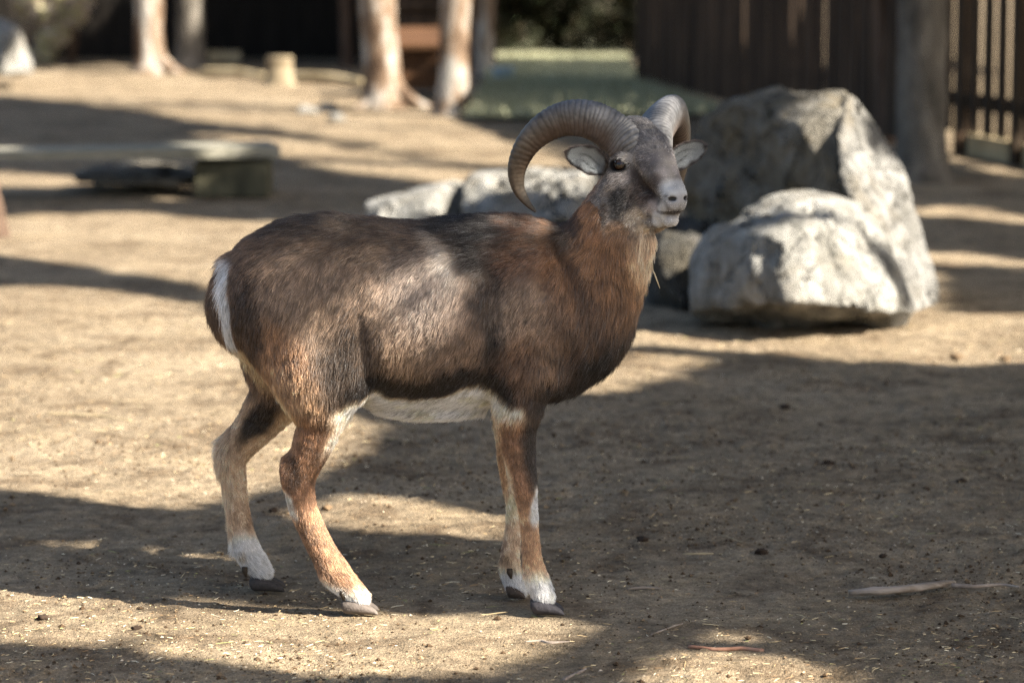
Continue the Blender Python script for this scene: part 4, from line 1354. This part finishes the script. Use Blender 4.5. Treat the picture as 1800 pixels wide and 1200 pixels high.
hull_rock('rock', R([(632, 362, 12.8), (640, 350, 12.9), (700, 342, 13.0), (800, 314, 13.0), (840, 326, 12.9), (840, 430, 12.7), (630, 425, 12.7), (720, 440, 12.4), (650, 372, 12.6), (760, 345, 12.6), (800, 400, 13.4), (650, 400, 13.4), (780, 335, 13.4)]),
          'rock_white', 'low pale rock ledge behind the ram\'s rump', .016, 51, cat='rock')
hull_rock('boulder', R([(-40, 30, 25.5), (10, 28, 25.4), (38, 45, 25.4), (52, 75, 25.4), (55, 128, 25.3), (-60, 125, 25.3), (0, 130, 25.0), (40, 128, 26.2), (-40, 60, 26.3), (-60, 110, 26.3), (20, 50, 25.1)]),
          'rock_white', 'rounded white boulder at the far left edge of the pen', .02, 61)
hull_rock('rock', R([(120, 300, 15.4), (200, 288, 15.5), (300, 284, 15.5), (335, 290, 15.5), (352, 305, 15.4), (340, 325, 15.2), (130, 318, 15.2), (250, 325, 15.1), (140, 305, 15.9), (330, 312, 15.9)]),
          'rock_big', 'flat grey stone lying under the long timber', .012, 71, cat='rock')
for i, (px, py, rr) in enumerate(((540, 200, .055), (575, 196, .05), (590, 212, .035))):
    c = G(px, py)
    hull_rock('rock', [c + np.array([a * rr * 1.6, b * rr, h * rr]) for a, b, h in ((-1, -.6, 0), (1, -.7, 0), (1.1, .6, 0), (-.9, .8, 0), (-.5, 0, 1.3), (.6, .1, 1.1), (0, -.6, .9))],
              'rock_white', ('small pale stone left of a pair on the sunlit far ground', 'small pale stone right of its dark neighbour on the far ground', 'smallest pale stone on the far sunlit ground')[i], .012, 80 + i, cat='stone')

# ------------------------------------------------------------------ long timber on its block
def timber():
    a0, a1 = P(-170, 272, 14.9), P(482, 262, 15.3)
    root = empty('timber_bench', (float((a0[0] + a1[0]) / 2), 15.2, 0), 'long lichen-grey timber resting on a dark block at the left', 'timber beam')
    d = a1 - a0; L = np.linalg.norm(d); d /= L
    top = MB()
    yv = np.array([-d[1], d[0], 0]); yv /= np.linalg.norm(yv); zv = np.cross(d, yv)
    n = 40
    VV = []
    for i in range(n):
        t = i / (n - 1)
        c = a0 + d * L * t
        ww = .19; hh = .014 + .014 * t
        for (sy, sz) in ((-1, -1), (1, -1), (1, .8), (.9, 1), (-.9, 1), (-1, .8)):
            VV.append(c + yv * sy * ww * (1 + .008 * math.sin(i * 1.7 + sy)) + zv * sz * hh)
    F = [[i * 6 + j, i * 6 + (j + 1) % 6, (i + 1) * 6 + (j + 1) % 6, (i + 1) * 6 + j] for i in range(n - 1) for j in range(6)]
    F += [[5, 4, 3, 2, 1, 0], [(n - 1) * 6 + j for j in range(6)]]
    top.add(np.array(VV), F)
    obj('plank', top.mesh('plank', False), M['old_timber'], root)
    b = MB(); c = a0 + d * (L - .20); zt = c[2] - .05
    b.box((c[0] + .0, c[1] + .02, zt / 2), (.36, .34, zt), None, .97)
    o = obj('support_block', b.mesh('support_block', False), M['dark_timber'], root)
    m = o.modifiers.new('b', 'BEVEL'); m.width = .012; m.segments = 2
timber()

# ------------------------------------------------------------------ trees
def leaf_cloud(cen, r, n, size, cols):
    """n leaf quads (bent, two faces each) inside ellipsoids"""
    cen = np.asarray(cen, float).reshape(-1, 3); r = np.asarray(r, float).reshape(-1, 3)
    k = RNG.integers(0, len(cen), n)
    v = RNG.normal(0, 1, (n, 3)); v /= np.linalg.norm(v, axis=1)[:, None]; v *= (RNG.random(n) ** .45)[:, None]
    c = cen[k] + v * r[k]
    return leaves_at(c, size * RNG.uniform(.6, 1.3, n), cols)

def leaves_at(c, size, cols):
    n = len(c)
    a = RNG.normal(0, 1, (n, 3)); a[:, 2] *= .5; a /= np.linalg.norm(a, axis=1)[:, None]
    b = np.cross(a, RNG.normal(0, 1, (n, 3))); b /= np.linalg.norm(b, axis=1)[:, None]
    nn = np.cross(a, b)
    s = np.asarray(size)[:, None]
    V = np.stack([c - a * s, c - b * s * .42 + nn * s * .12, c + a * s, c + b * s * .42 + nn * s * .12], 1)
    F = np.stack([np.arange(n) * 4, np.arange(n) * 4 + 1, np.arange(n) * 4 + 2], 1)
    F2 = np.stack([np.arange(n) * 4, np.arange(n) * 4 + 2, np.arange(n) * 4 + 3], 1)
    F = np.concatenate([F, F2])
    cols = np.asarray(cols)
    cc = cols[RNG.integers(0, len(cols), n)] * RNG.uniform(.7, 1.3, (n, 1))
    me = mesh_np('crown', V.reshape(-1, 3), F, False)
    set_col(me, 'Col', np.repeat(cc, 4, 0))
    return me

GREENS = [(.045, .075, .022), (.06, .09, .03), (.08, .10, .035), (.035, .06, .02)]
def tree(px, py, wpx, label, mat, lean=0.0, height=6.5, root_flare=None, crown=True, topw=.75, wob=.03, group='trunks of the trees around the pen', seed=0, curve=None):
    g = G(px, py); Y = g[1]
    r = wpx / 2 / FPX * Y
    rt = empty('tree', g, label, 'tree', group)
    n = 26
    zs = np.concatenate([[-.06], np.linspace(0, .7, 12) , np.linspace(.85, height, n - 13)])
    pts = []; rr = []
    for z in zs:
        fl = 1 + .55 * math.exp(-max(z, 0) / .07)
        x = lean * z + wob * math.sin(z * 1.1 + seed) * min(1, z)
        if curve: x += curve * math.exp(-max(z, 0) / .16)
        pts.append([g[0] + x, g[1] + wob * .5 * math.cos(z * 1.3), z]); rr.append(r * fl * (1 - (1 - topw) * z / height))
    mb = MB(); mb.tube(pts, rr, 18, True, .10, seed)
    # surface roots
    if root_flare:
        for (dx, L, rw) in root_flare:
            pr = [[g[0] + dx * .05, g[1] - .01, .38], [g[0] + dx * .22 * L, g[1] - .03, .18], [g[0] + dx * .6 * L, g[1] - .08, .05], [g[0] + dx * L, g[1] - .12, -.01]]
            mb.tube(catmull(pr, 5), np.linspace(rw, rw * .5, 16), 10, True, .1, seed)
    # limbs
    top = np.array(pts[-1])
    for k in range(5):
        a = RNG.uniform(0, 6.28); z0 = RNG.uniform(height * .6, height * .95)
        b0 = np.array([np.interp(z0, zs, [p[0] for p in pts]), g[1], z0])
        e = b0 + np.array([math.cos(a) * .9, math.sin(a) * .9, .8])
        mb.tube([b0, (b0 + e) / 2 + [0, 0, .08], e], [r * .35, r * .22, r * .08], 8)
    obj('trunk', mb.mesh('trunk'), mat, rt)
    if crown:
        cs = top + RNG.normal(0, 1, (9, 3)) * np.array([.9, .9, .5])
        me = leaf_cloud(cs, np.tile([.75, .75, .5], (9, 1)), 1500, .12, GREENS)
        obj('crown', me, M['leaf'], rt)
    return rt
BP, BB, BG = M['bark_pale'], M['bark_brown'], M['bark_grey']
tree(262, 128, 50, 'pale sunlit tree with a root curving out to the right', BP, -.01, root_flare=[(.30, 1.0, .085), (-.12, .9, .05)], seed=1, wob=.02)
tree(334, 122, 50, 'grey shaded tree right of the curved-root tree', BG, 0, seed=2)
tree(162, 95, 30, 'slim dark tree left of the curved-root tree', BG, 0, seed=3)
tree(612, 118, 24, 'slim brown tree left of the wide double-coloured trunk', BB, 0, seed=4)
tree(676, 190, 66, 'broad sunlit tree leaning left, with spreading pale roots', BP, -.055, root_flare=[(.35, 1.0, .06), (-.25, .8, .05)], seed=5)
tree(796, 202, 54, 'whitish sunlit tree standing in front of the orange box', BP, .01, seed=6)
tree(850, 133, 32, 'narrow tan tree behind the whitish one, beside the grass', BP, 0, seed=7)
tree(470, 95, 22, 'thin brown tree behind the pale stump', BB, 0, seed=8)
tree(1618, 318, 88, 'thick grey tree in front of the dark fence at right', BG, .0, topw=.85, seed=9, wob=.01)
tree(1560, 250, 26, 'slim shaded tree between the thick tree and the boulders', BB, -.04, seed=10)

def stump(px, py, wpx, hpx, label, lean=0.0, mat='stump_wood', flare=.5, seed=0):
    g = G(px, py); sc = g[1] / FPX
    r = wpx / 2 * sc; h = hpx * sc
    mb = MB()
    zs = np.linspace(-.03, h, 14)
    pts = [[g[0] + lean * z, g[1], z] for z in zs]
    rr = [r * (1 + flare * math.exp(-max(z, 0) / (h * .3)) + (.12 if z > h * .9 else 0)) for z in zs]
    mb.tube(pts, rr, 20, True, .13, seed)
    tag(obj('tree_stump', mb.mesh('tree_stump'), M[mat]), label, 'stump')
stump(491, 150, 42, 50, 'yellowish sunlit tree stump on the far ground', seed=3)
stump(-8, 415, 44, 92, 'pale leaning stump cut by the left edge of the picture', -.18, seed=4, flare=.3, mat='bark_brown')

# ------------------------------------------------------------------ buildings, fences
def shed():
    a, b = G(-120, 100), G(640, 104)
    root = empty('dark_shed', ((a[0] + b[0]) / 2, 30.6, 0), 'board shed with shade put into its near-black boards behind the trees at left', 'shed')
    x0, x1 = G(-250, 97)[0], 31.0 * (640 - 900) / FPX
    y0 = 30.8
    mb = MB(); nb = 44
    xs = np.linspace(x0, x1, nb + 1)
    for i in range(nb):
        mb.box(((xs[i] + xs[i + 1]) / 2, y0 + (.012 if i % 2 else 0), 1.2), (xs[i + 1] - xs[i] - .006, .03, 2.4))
    obj('board_wall', mb.mesh('board_wall', False), M['dark_wood'], root)
    mb = MB(); mb.box(((x0 + x1) / 2, y0 + 1.5, 1.2), (x1 - x0 - .1, 2.9, 2.36)); obj('shed_body', mb.mesh('shed_body', False), M['dark_wood'], root)
    mb = MB(); mb.box(((x0 + x1) / 2, y0 + 1.35, 2.48), (x1 - x0 + .5, 3.6, .10)); obj('roof', mb.mesh('roof', False), M['dark_wood'], root)
shed()

def cabin():
    x0, x1 = P(655, 60, 28.6)[0], P(872, 60, 28.6)[0]
    y0 = 28.8
    root = empty('log_cabin', ((x0 + x1) / 2, y0, 0), 'dark cabin of horizontal boards behind the whitish tree', 'cabin')
    mb = MB()
    for i in range(14):
        mb.tube([[x0, y0, .09 + i * .155], [x1, y0, .09 + i * .155]], [.08, .08], 8)
    obj('log_wall', mb.mesh('log_wall'), M['fence_wood'], root)
    mb = MB(); mb.box(((x0 + x1) / 2, y0 + 1.1, 1.1), (x1 - x0 - .1, 2.0, 2.15)); obj('cabin_body', mb.mesh('cabin_body', False), M['dark_wood'], root)
    mb = MB(); mb.box(((x0 + x1) / 2, y0 + .95, 2.28), (x1 - x0 + .5, 2.9, .09)); obj('roof', mb.mesh('roof', False), M['dark_wood'], root)
cabin()

def feeder():
    Y = 24.2
    x0, x1 = P(694, 100, Y)[0], P(778, 100, Y)[0]
    zt = P(730, 62, Y)[2]; 
    root = empty('feed_box', ((x0 + x1) / 2, Y, 0), 'orange-brown wooden feed box with sloping lid between two sunlit trees', 'feed box')
    mb = MB(); h = zt - .12
    for i in range(5):
        mb.box(((x0 + x1) / 2, Y, .05 + h / 5 * (i + .5)), (x1 - x0, .45 + (.008 if i % 2 else 0), h / 5 - .006))
    obj('box_boards', mb.mesh('box_boards', False), M['orange_wood'], root)
    mb = MB(); c, s = math.cos(.18), math.sin(.18)
    mb.box(((x0 + x1) / 2, Y - .02, zt - .02), (x1 - x0 + .06, .62, .035), [[1, 0, 0], [0, c, -s], [0, s, c]])
    obj('lid', mb.mesh('lid', False), M['orange_wood'], root)
feeder()

def small_props():
    # blue tub beside the grass
    g = G(884, 148); s = g[1] / FPX
    root = empty('plastic_tub', g, 'small pale blue plastic tub at the edge of the grass', 'tub')
    mb = MB(); r = 15 * s
    prof = [(0, .80), (.02, .82), (.08, .95), (.11, 1.0), (.115, 1.08), (.13, 1.08), (.13, .98), (.06, .84), (.03, .7)]
    V = []; n = 20
    for z, k in prof:
        for j in range(n):
            a = j / n * 6.2832; V.append([g[0] + math.cos(a) * r * k * 1.2, g[1] + math.sin(a) * r * k, z])
    F = [[i * n + j, i * n + (j + 1) % n, (i + 1) * n + (j + 1) % n, (i + 1) * n + j] for i in range(len(prof) - 1) for j in range(n)]
    F += [list(range(n))[::-1], [(len(prof) - 1) * n + j for j in range(n)]]
    mb.add(np.array(V), F)
    obj('tub_bowl', mb.mesh('tub_bowl'), M['blue'], root)
    mb = MB(); mb.tube([[g[0] + math.cos(a) * r * 1.3, g[1] + math.sin(a) * r * 1.1, .128] for a in np.linspace(0, 6.283, 25)], [.008] * 25, 6)
    obj('rim', mb.mesh('rim'), M['blue'], root)
    # pale sleeping platform edge (board catching the sun) far left
    g = G(395, 112); s = g[1] / FPX
    mb = MB(); mb.box((g[0], g[1], .07), (56 * s, .12, .09)); mb.box((g[0] - 20 * s, g[1], .02), (6 * s, .10, .05)); mb.box((g[0] + 20 * s, g[1], .02), (6 * s, .10, .05))
    tag(obj('sunlit_board', mb.mesh('sunlit_board', False), M['pale_wood']), 'short yellowish board catching sun at the foot of the dark shed', 'board')
    # fallen branches on the far ground
    for i, (xa, ya, xb, yb, lab) in enumerate(((500, 143, 640, 152, 'pale debarked log on the ground beside the yellowish stump'), (355, 135, 470, 142, 'pale thin log on the ground left of the stump'))):
        p0, p1 = G(xa, ya), G(xb, yb); m = (p0 + p1) / 2
        mb = MB(); mb.tube(catmull([p0 + [0, 0, .03], m + [0, .04, .05], p1 + [0, 0, .03]], 6), np.linspace(.045, .03, 13), 10, True, .15, i)
        tag(obj('fallen_log', mb.mesh('fallen_log'), M['pale_wood']), lab, 'log', 'pale logs on the far ground')
small_props()

def fence_line(p0, p1, name, label, mat, pitch, width, hgt, cat, z0=.04, jit=.3, post_every=2.2, gapset=()):
    root = empty(name, ((p0[0] + p1[0]) / 2, (p0[1] + p1[1]) / 2, 0), label, cat)
    d = np.array([p1[0] - p0[0], p1[1] - p0[1]]); L = np.hypot(*d); d /= L
    nrm = np.array([-d[1], d[0]])
    if nrm[0] > 0: nrm = -nrm            # faces the pen (left)
    rot = [[d[0], -d[1], 0], [d[1], d[0], 0], [0, 0, 1]]
    mb = MB(); n = int(L / pitch)
    for i in range(n):
        if i in gapset: continue
        t = (i + .5) * pitch; w_ = width * (1 + RNG.uniform(-.06, .06)) * (.72 if RNG.random() < .16 else 1); hh = hgt + RNG.uniform(-.03, .03)
        off = nrm * (.012 * (i % 2) + RNG.uniform(0, .004))
        mb.box((p0[0] + d[0] * t + off[0], p0[1] + d[1] * t + off[1], z0 + hh / 2), (w_, .022, hh), rot)
    obj('board_panel', mb.mesh('board_panel', False), mat, root)
    for z in (.32, hgt - .3):
        mb = MB(); c = ((p0[0] + p1[0]) / 2 - nrm[0] * .05, (p0[1] + p1[1]) / 2 - nrm[1] * .05, z)
        mb.box(c, (L, .05, .08), rot); obj('rail', mb.mesh('rail', False), mat, root)
    k = max(2, int(L / post_every))
    for i in range(k + 1):
        t = L * i / k; c = (p0[0] + d[0] * t - nrm[0] * .13, p0[1] + d[1] * t - nrm[1] * .13, (hgt + .1) / 2)
        mb = MB(); mb.box(c, (.09, .09, hgt + .1), rot); obj('post', mb.mesh('post', False), mat, root)
    return root
A = G(1120, 150); B = G(1655, 272); Cc = G(1860, 312)
fence_line(A, B, 'board_fence', 'dark brown board fence receding behind the boulders', M['fence_wood'], .125, .118, 2.0, 'fence')
fence_line(B, Cc, 'picket_fence', 'dark picket fence with open gaps right of the thick tree', M['picket_wood'], .10, .046, 1.9, 'fence', z0=.15)
# sunlit kerb board under the pickets
def kerb():
    mb = MB(); d = Cc - B; L = np.hypot(d[0], d[1]); d = d / L; rot = [[d[0], -d[1], 0], [d[1], d[0], 0], [0, 0, 1]]
    c = (B + Cc) / 2; mb.box((c[0] + .16, c[1] + .1, .06), (L * 1.0, .10, .12), rot)
    tag(obj('base_board', mb.mesh('base_board', False), M['pale_wood']), 'yellowish board lying along the foot of the picket fence', 'board')
kerb()

# ------------------------------------------------------------------ grass, hedge, bushes
def grass():
    corners = [G(815, 212), G(1010, 214), G(1290, 205), G(1150, 142), G(900, 118), G(855, 150)]
    far = [(1.4, 27), (1.2, 36), (-.4, 36), (-.35, 27)]
    poly = [tuple(c[:2]) for c in corners[:3]] + [(A[0] + .02, A[1])] + far[1:3] + [tuple(corners[5][:2])]
    bm = bmesh.new()
    vs = [bm.verts.new((x, y, .028)) for x, y in poly]
    bm.faces.new(vs); bm.normal_update()
    if bm.faces[:][0].normal.z < 0: bmesh.ops.reverse_faces(bm, faces=bm.faces[:])
    bmesh.ops.subdivide_edges(bm, edges=bm.edges[:], cuts=4, use_grid_fill=True)
    me = bpy.data.meshes.new('lawn'); bm.to_mesh(me); bm.free()
    tag(obj('lawn', me, M['grass_soil']), kind='structure')
    # blades
    P2 = np.array(poly); n = 26000
    x = RNG.uniform(P2[:, 0].min(), P2[:, 0].max(), n); y = RNG.uniform(P2[:, 1].min(), 31, n)
    ins = np.zeros(n, bool); j = len(poly) - 1
    for i in range(len(poly)):
        xi, yi = poly[i]; xj, yj = poly[j]
        c = ((yi > y) != (yj > y)) & (x < (xj - xi) * (y - yi) / (yj - yi + 1e-12) + xi); ins ^= c; j = i
    x, y = x[ins], y[ins]; n = len(x)
    a = RNG.uniform(0, 6.28, n); wd = .006; h = RNG.uniform(.03, .08, n)
    c = np.stack([x, y, np.full(n, .025)], 1); s = np.stack([np.cos(a), np.sin(a), a * 0], 1) * wd
    tip = c + np.stack([RNG.normal(0, .02, n), RNG.normal(0, .02, n), h], 1)
    V = np.stack([c - s, c + s, tip], 1)
    me = mesh_np('grass', V.reshape(-1, 3), np.arange(n * 3).reshape(-1, 3), False)
    cols = np.array([(.40, .40, .26), (.46, .45, .32), (.30, .31, .19)])[RNG.integers(0, 3, n)] * RNG.uniform(.7, 1.3, (n, 1))
    set_col(me, 'Col', np.repeat(cols, 3, 0))
    tag(obj('grass', me, M['grass']), 'short grey-green grass between the trees and the fence', 'grass', kind='stuff')
grass()

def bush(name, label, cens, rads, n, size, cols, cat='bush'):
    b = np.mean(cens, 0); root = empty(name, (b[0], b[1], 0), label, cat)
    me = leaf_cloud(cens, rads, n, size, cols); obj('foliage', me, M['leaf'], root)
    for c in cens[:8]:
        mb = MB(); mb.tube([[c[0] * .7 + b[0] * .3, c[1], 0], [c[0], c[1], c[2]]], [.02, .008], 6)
        obj('stem', mb.mesh('stem'), M['bark_brown'], root)
hc_ = [[x, 32.2 + RNG.normal(0, .2), z] for x in np.linspace(-.35, 1.35, 9) for z in (.15, .42, .68)]
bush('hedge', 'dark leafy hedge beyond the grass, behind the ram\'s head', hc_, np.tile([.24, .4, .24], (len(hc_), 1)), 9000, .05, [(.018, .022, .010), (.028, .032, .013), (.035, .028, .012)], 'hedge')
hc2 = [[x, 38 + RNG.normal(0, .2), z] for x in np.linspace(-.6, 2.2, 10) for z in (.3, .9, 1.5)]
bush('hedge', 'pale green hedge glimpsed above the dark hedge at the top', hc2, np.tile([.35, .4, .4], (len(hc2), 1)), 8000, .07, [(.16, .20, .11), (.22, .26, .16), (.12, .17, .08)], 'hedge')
pb = [P(px, py, 29.5) for px, py in ((60, 20), (95, 25), (130, 25), (100, 60), (85, 75), (45, 5), (75, 95), (140, 5), (115, 0))]
bush('dry_bush', 'pale yellowish bush behind the white boulder at far left', pb, np.tile([.13, .15, .12], (len(pb), 1)), 2600, .04, [(.50, .42, .36), (.42, .36, .28), (.46, .43, .22)])
gb = [G(px, py) + np.array([0, 0, .1]) for px, py in ((120, 92), (150, 93), (190, 96), (225, 97))]
bush('low_shrub', 'low dark green shrub at the foot of the shed', gb, np.tile([.2, .15, .12], (len(gb), 1)), 1200, .035, [(.05, .07, .03), (.04, .05, .02)])

# ------------------------------------------------------------------ unseen trees added on the sun side, leaves placed to cast the pen's shade
LIT = [
    [(0, 1035), (50, 1010), (115, 1010), (220, 1040), (272, 1066), (268, 1100), (200, 1132), (100, 1138), (-30, 1130), (-30, 1035)],
    [(320, 1045), (450, 1060), (600, 1072), (750, 1078), (900, 1080), (1000, 1090), (1032, 1100), (990, 1128), (900, 1168), (820, 1188), (700, 1192), (550, 1185), (400, 1168), (240, 1145), (300, 1100)],
    [(-60, 505), (100, 505), (200, 512), (340, 530), (400, 575), (450, 640), (500, 690), (600, 720), (660, 750), (640, 790), (560, 835), (480, 855), (400, 875), (320, 890), (200, 885), (100, 868), (-60, 858)],
    [(500, 900), (610, 868), (700, 876), (850, 902), (900, 918), (890, 945), (800, 938), (650, 932), (560, 920)],
    [(1090, 1205), (1150, 1165), (1205, 1146), (1260, 1142), (1400, 1165), (1500, 1185), (1470, 1205)],
    [(1240, 1112), (1300, 1112), (1335, 1124), (1290, 1130), (1245, 1124)],
    [(1120, 575), (1250, 565), (1560, 575), (1640, 548), (1830, 555), (1830, 640), (1600, 635), (1400, 618), (1200, 606), (1050, 606)],
    [(1655, 120), (1860, 150), (1860, 318), (1655, 282)],
    [(830, 183), (1000, 178), (1200, 192), (1260, 204), (1100, 218), (840, 222)],
    [(450, 385), (880, 385), (890, 440), (430, 440)],
    [(990, 470), (1140, 470), (1140, 520), (1640, 480), (1660, 560), (990, 560)],
    [(960, 690), (1040, 640), (1110, 616), (1260, 624), (1190, 655), (1080, 690)],
    [(1600, 362), (1700, 360), (1830, 382), (1830, 396), (1700, 380), (1600, 376)],
    [(1600, 440), (1700, 445), (1830, 462), (1830, 482), (1700, 468), (1600, 458)],
    [(-60, 128), (200, 112), (400, 135), (600, 148), (830, 205), (920, 220), (1000, 262), (1000, 300), (860, 290), (700, 262), (520, 232), (330, 205), (150, 178), (-60, 162)],
    [(380, 232), (560, 250), (760, 285), (900, 305), (900, 330), (740, 318), (560, 290), (420, 262)],
    [(-60, 300), (90, 305), (210, 318), (330, 345), (300, 352), (150, 330), (-60, 322)],
    [(-60, 385), (100, 372), (260, 370), (400, 385), (560, 395), (640, 430), (600, 520), (420, 520), (300, 490), (150, 470), (-60, 436)],
]
def inpoly(px, py, poly):
    ins = np.zeros(len(px), bool); j = len(poly) - 1
    for i in range(len(poly)):
        xi, yi = poly[i]; xj, yj = poly[j]
        ins ^= ((yi > py) != (yj > py)) & (px < (xj - xi) * (py - yi) / (yj - yi + 1e-12) + xi); j = i
    return ins
def ram_window(x, y):
    """ground in the ram's own shadow: leaves above are thinned to light its trunk"""
    s = np.zeros(len(x), bool)
    for yy in (YC - .12, YC, YC + .08):
        t = (y - yy) / -SUN[1]; zc = t * SUN[2]; xc = x + t * SUN[0]
        s |= ((zc > .45) & (zc < .74) & (xc > -.50) & (xc < .22)) | ((zc > .55) & (zc < 1.0) & (xc > .10) & (xc < .34))
    return s
def is_lit(x, y):
    """which ground the sun reaches"""
    px, py = proj(np.stack([x, y, x * 0], 1))
    s = np.zeros(len(x), bool)
    for p_ in LIT: s |= inpoly(px, py, p_)
    nz_ = noise(np.stack([x, y, x * 0], 1), 1.1, 200, 2)
    outside = (px < -60) | (px > 2300) | (py > 1205) | (py < 112)
    s = np.where(outside, nz_ > .12, s)
    s = s & ~((px < -60) & (py > 850) & (py < 1060))
    s = s & ~ram_window(x, y)
    return s

def shade_trees():
    specs = [('near', -2.6, 2.2, 4.9, 8.9, .034, 3.0, 5.4, 120000), ('mid', -3.6, 3.4, 8.9, 15.5, .070, 4.0, 7.0, 62000), ('far', -6.5, 4.2, 15.5, 33, .17, 5.0, 9, 38000)]
    labs = ['unseen tree on the sun side, its crown shaped to shade the ram', 'unseen tree with its crown shaped to shade the boulders', 'unseen tree with its crown shaped to shade the far ground']
    trunks = [(9.6, 2.5), (12.5, 7.5), (13.5, 17.0)]
    for (nm, x0, x1, y0, y1, sz, h0, h1, n), lab, tk in zip(specs, labs, trunks):
        x = RNG.uniform(x0, x1, n); y = RNG.uniform(y0, y1, n)
        ok = np.ones(n, bool)
        for dx, dy in ((0, 0), (1, 0), (-1, 0), (0, 1), (0, -1)):
            ok &= ~is_lit(x + dx * sz * .55, y + dy * sz * .55)
        # loose gaps so that a little sun trickles through
        gp = noise(np.stack([x, y, x * 0], 1), 2.0 if nm == 'near' else .8, 210, 3)
        ok &= RNG.random(n) < np.where(gp > .6, .7, 1)
        rw_ = ram_window(x, y)
        thin = .12 + .42 * sstep(-.2, .3, noise(np.stack([x, y, x * 0], 1), 4.5, 222, 2))  # fewer leaves here, to dapple the ram with sun
        ok &= ~rw_ | (RNG.random(n) < thin)
        x, y = x[ok], y[ok]
        z = RNG.uniform(h0, h1, len(x))
        c = np.stack([x, y, np.zeros(len(x))], 1) + SUN[None] * (z / SUN[2])[:, None]  # leaves set along sun rays so they cast the drawn shade
        root = empty('unseen_shade_tree', (tk[0], tk[1], 0), lab, 'tree', 'unseen trees shaped to shade the pen')
        me = leaves_at(c, sz * RNG.uniform(.9, 1.5, len(x)), GREENS)
        obj('crown', me, M['leaf'], root)
        cc = c.mean(0); mb = MB()
        mb.tube(catmull([[tk[0], tk[1], -.05], [tk[0] + .1, tk[1], 2.2], [(tk[0] + cc[0]) / 2, (tk[1] + cc[1]) / 2, 4.6], [cc[0], cc[1], cc[2]]], 6), np.linspace(.2, .05, 19), 12, True, .1, 3)
        obj('trunk', mb.mesh('trunk'), M['bark_brown'], root)
shade_trees()
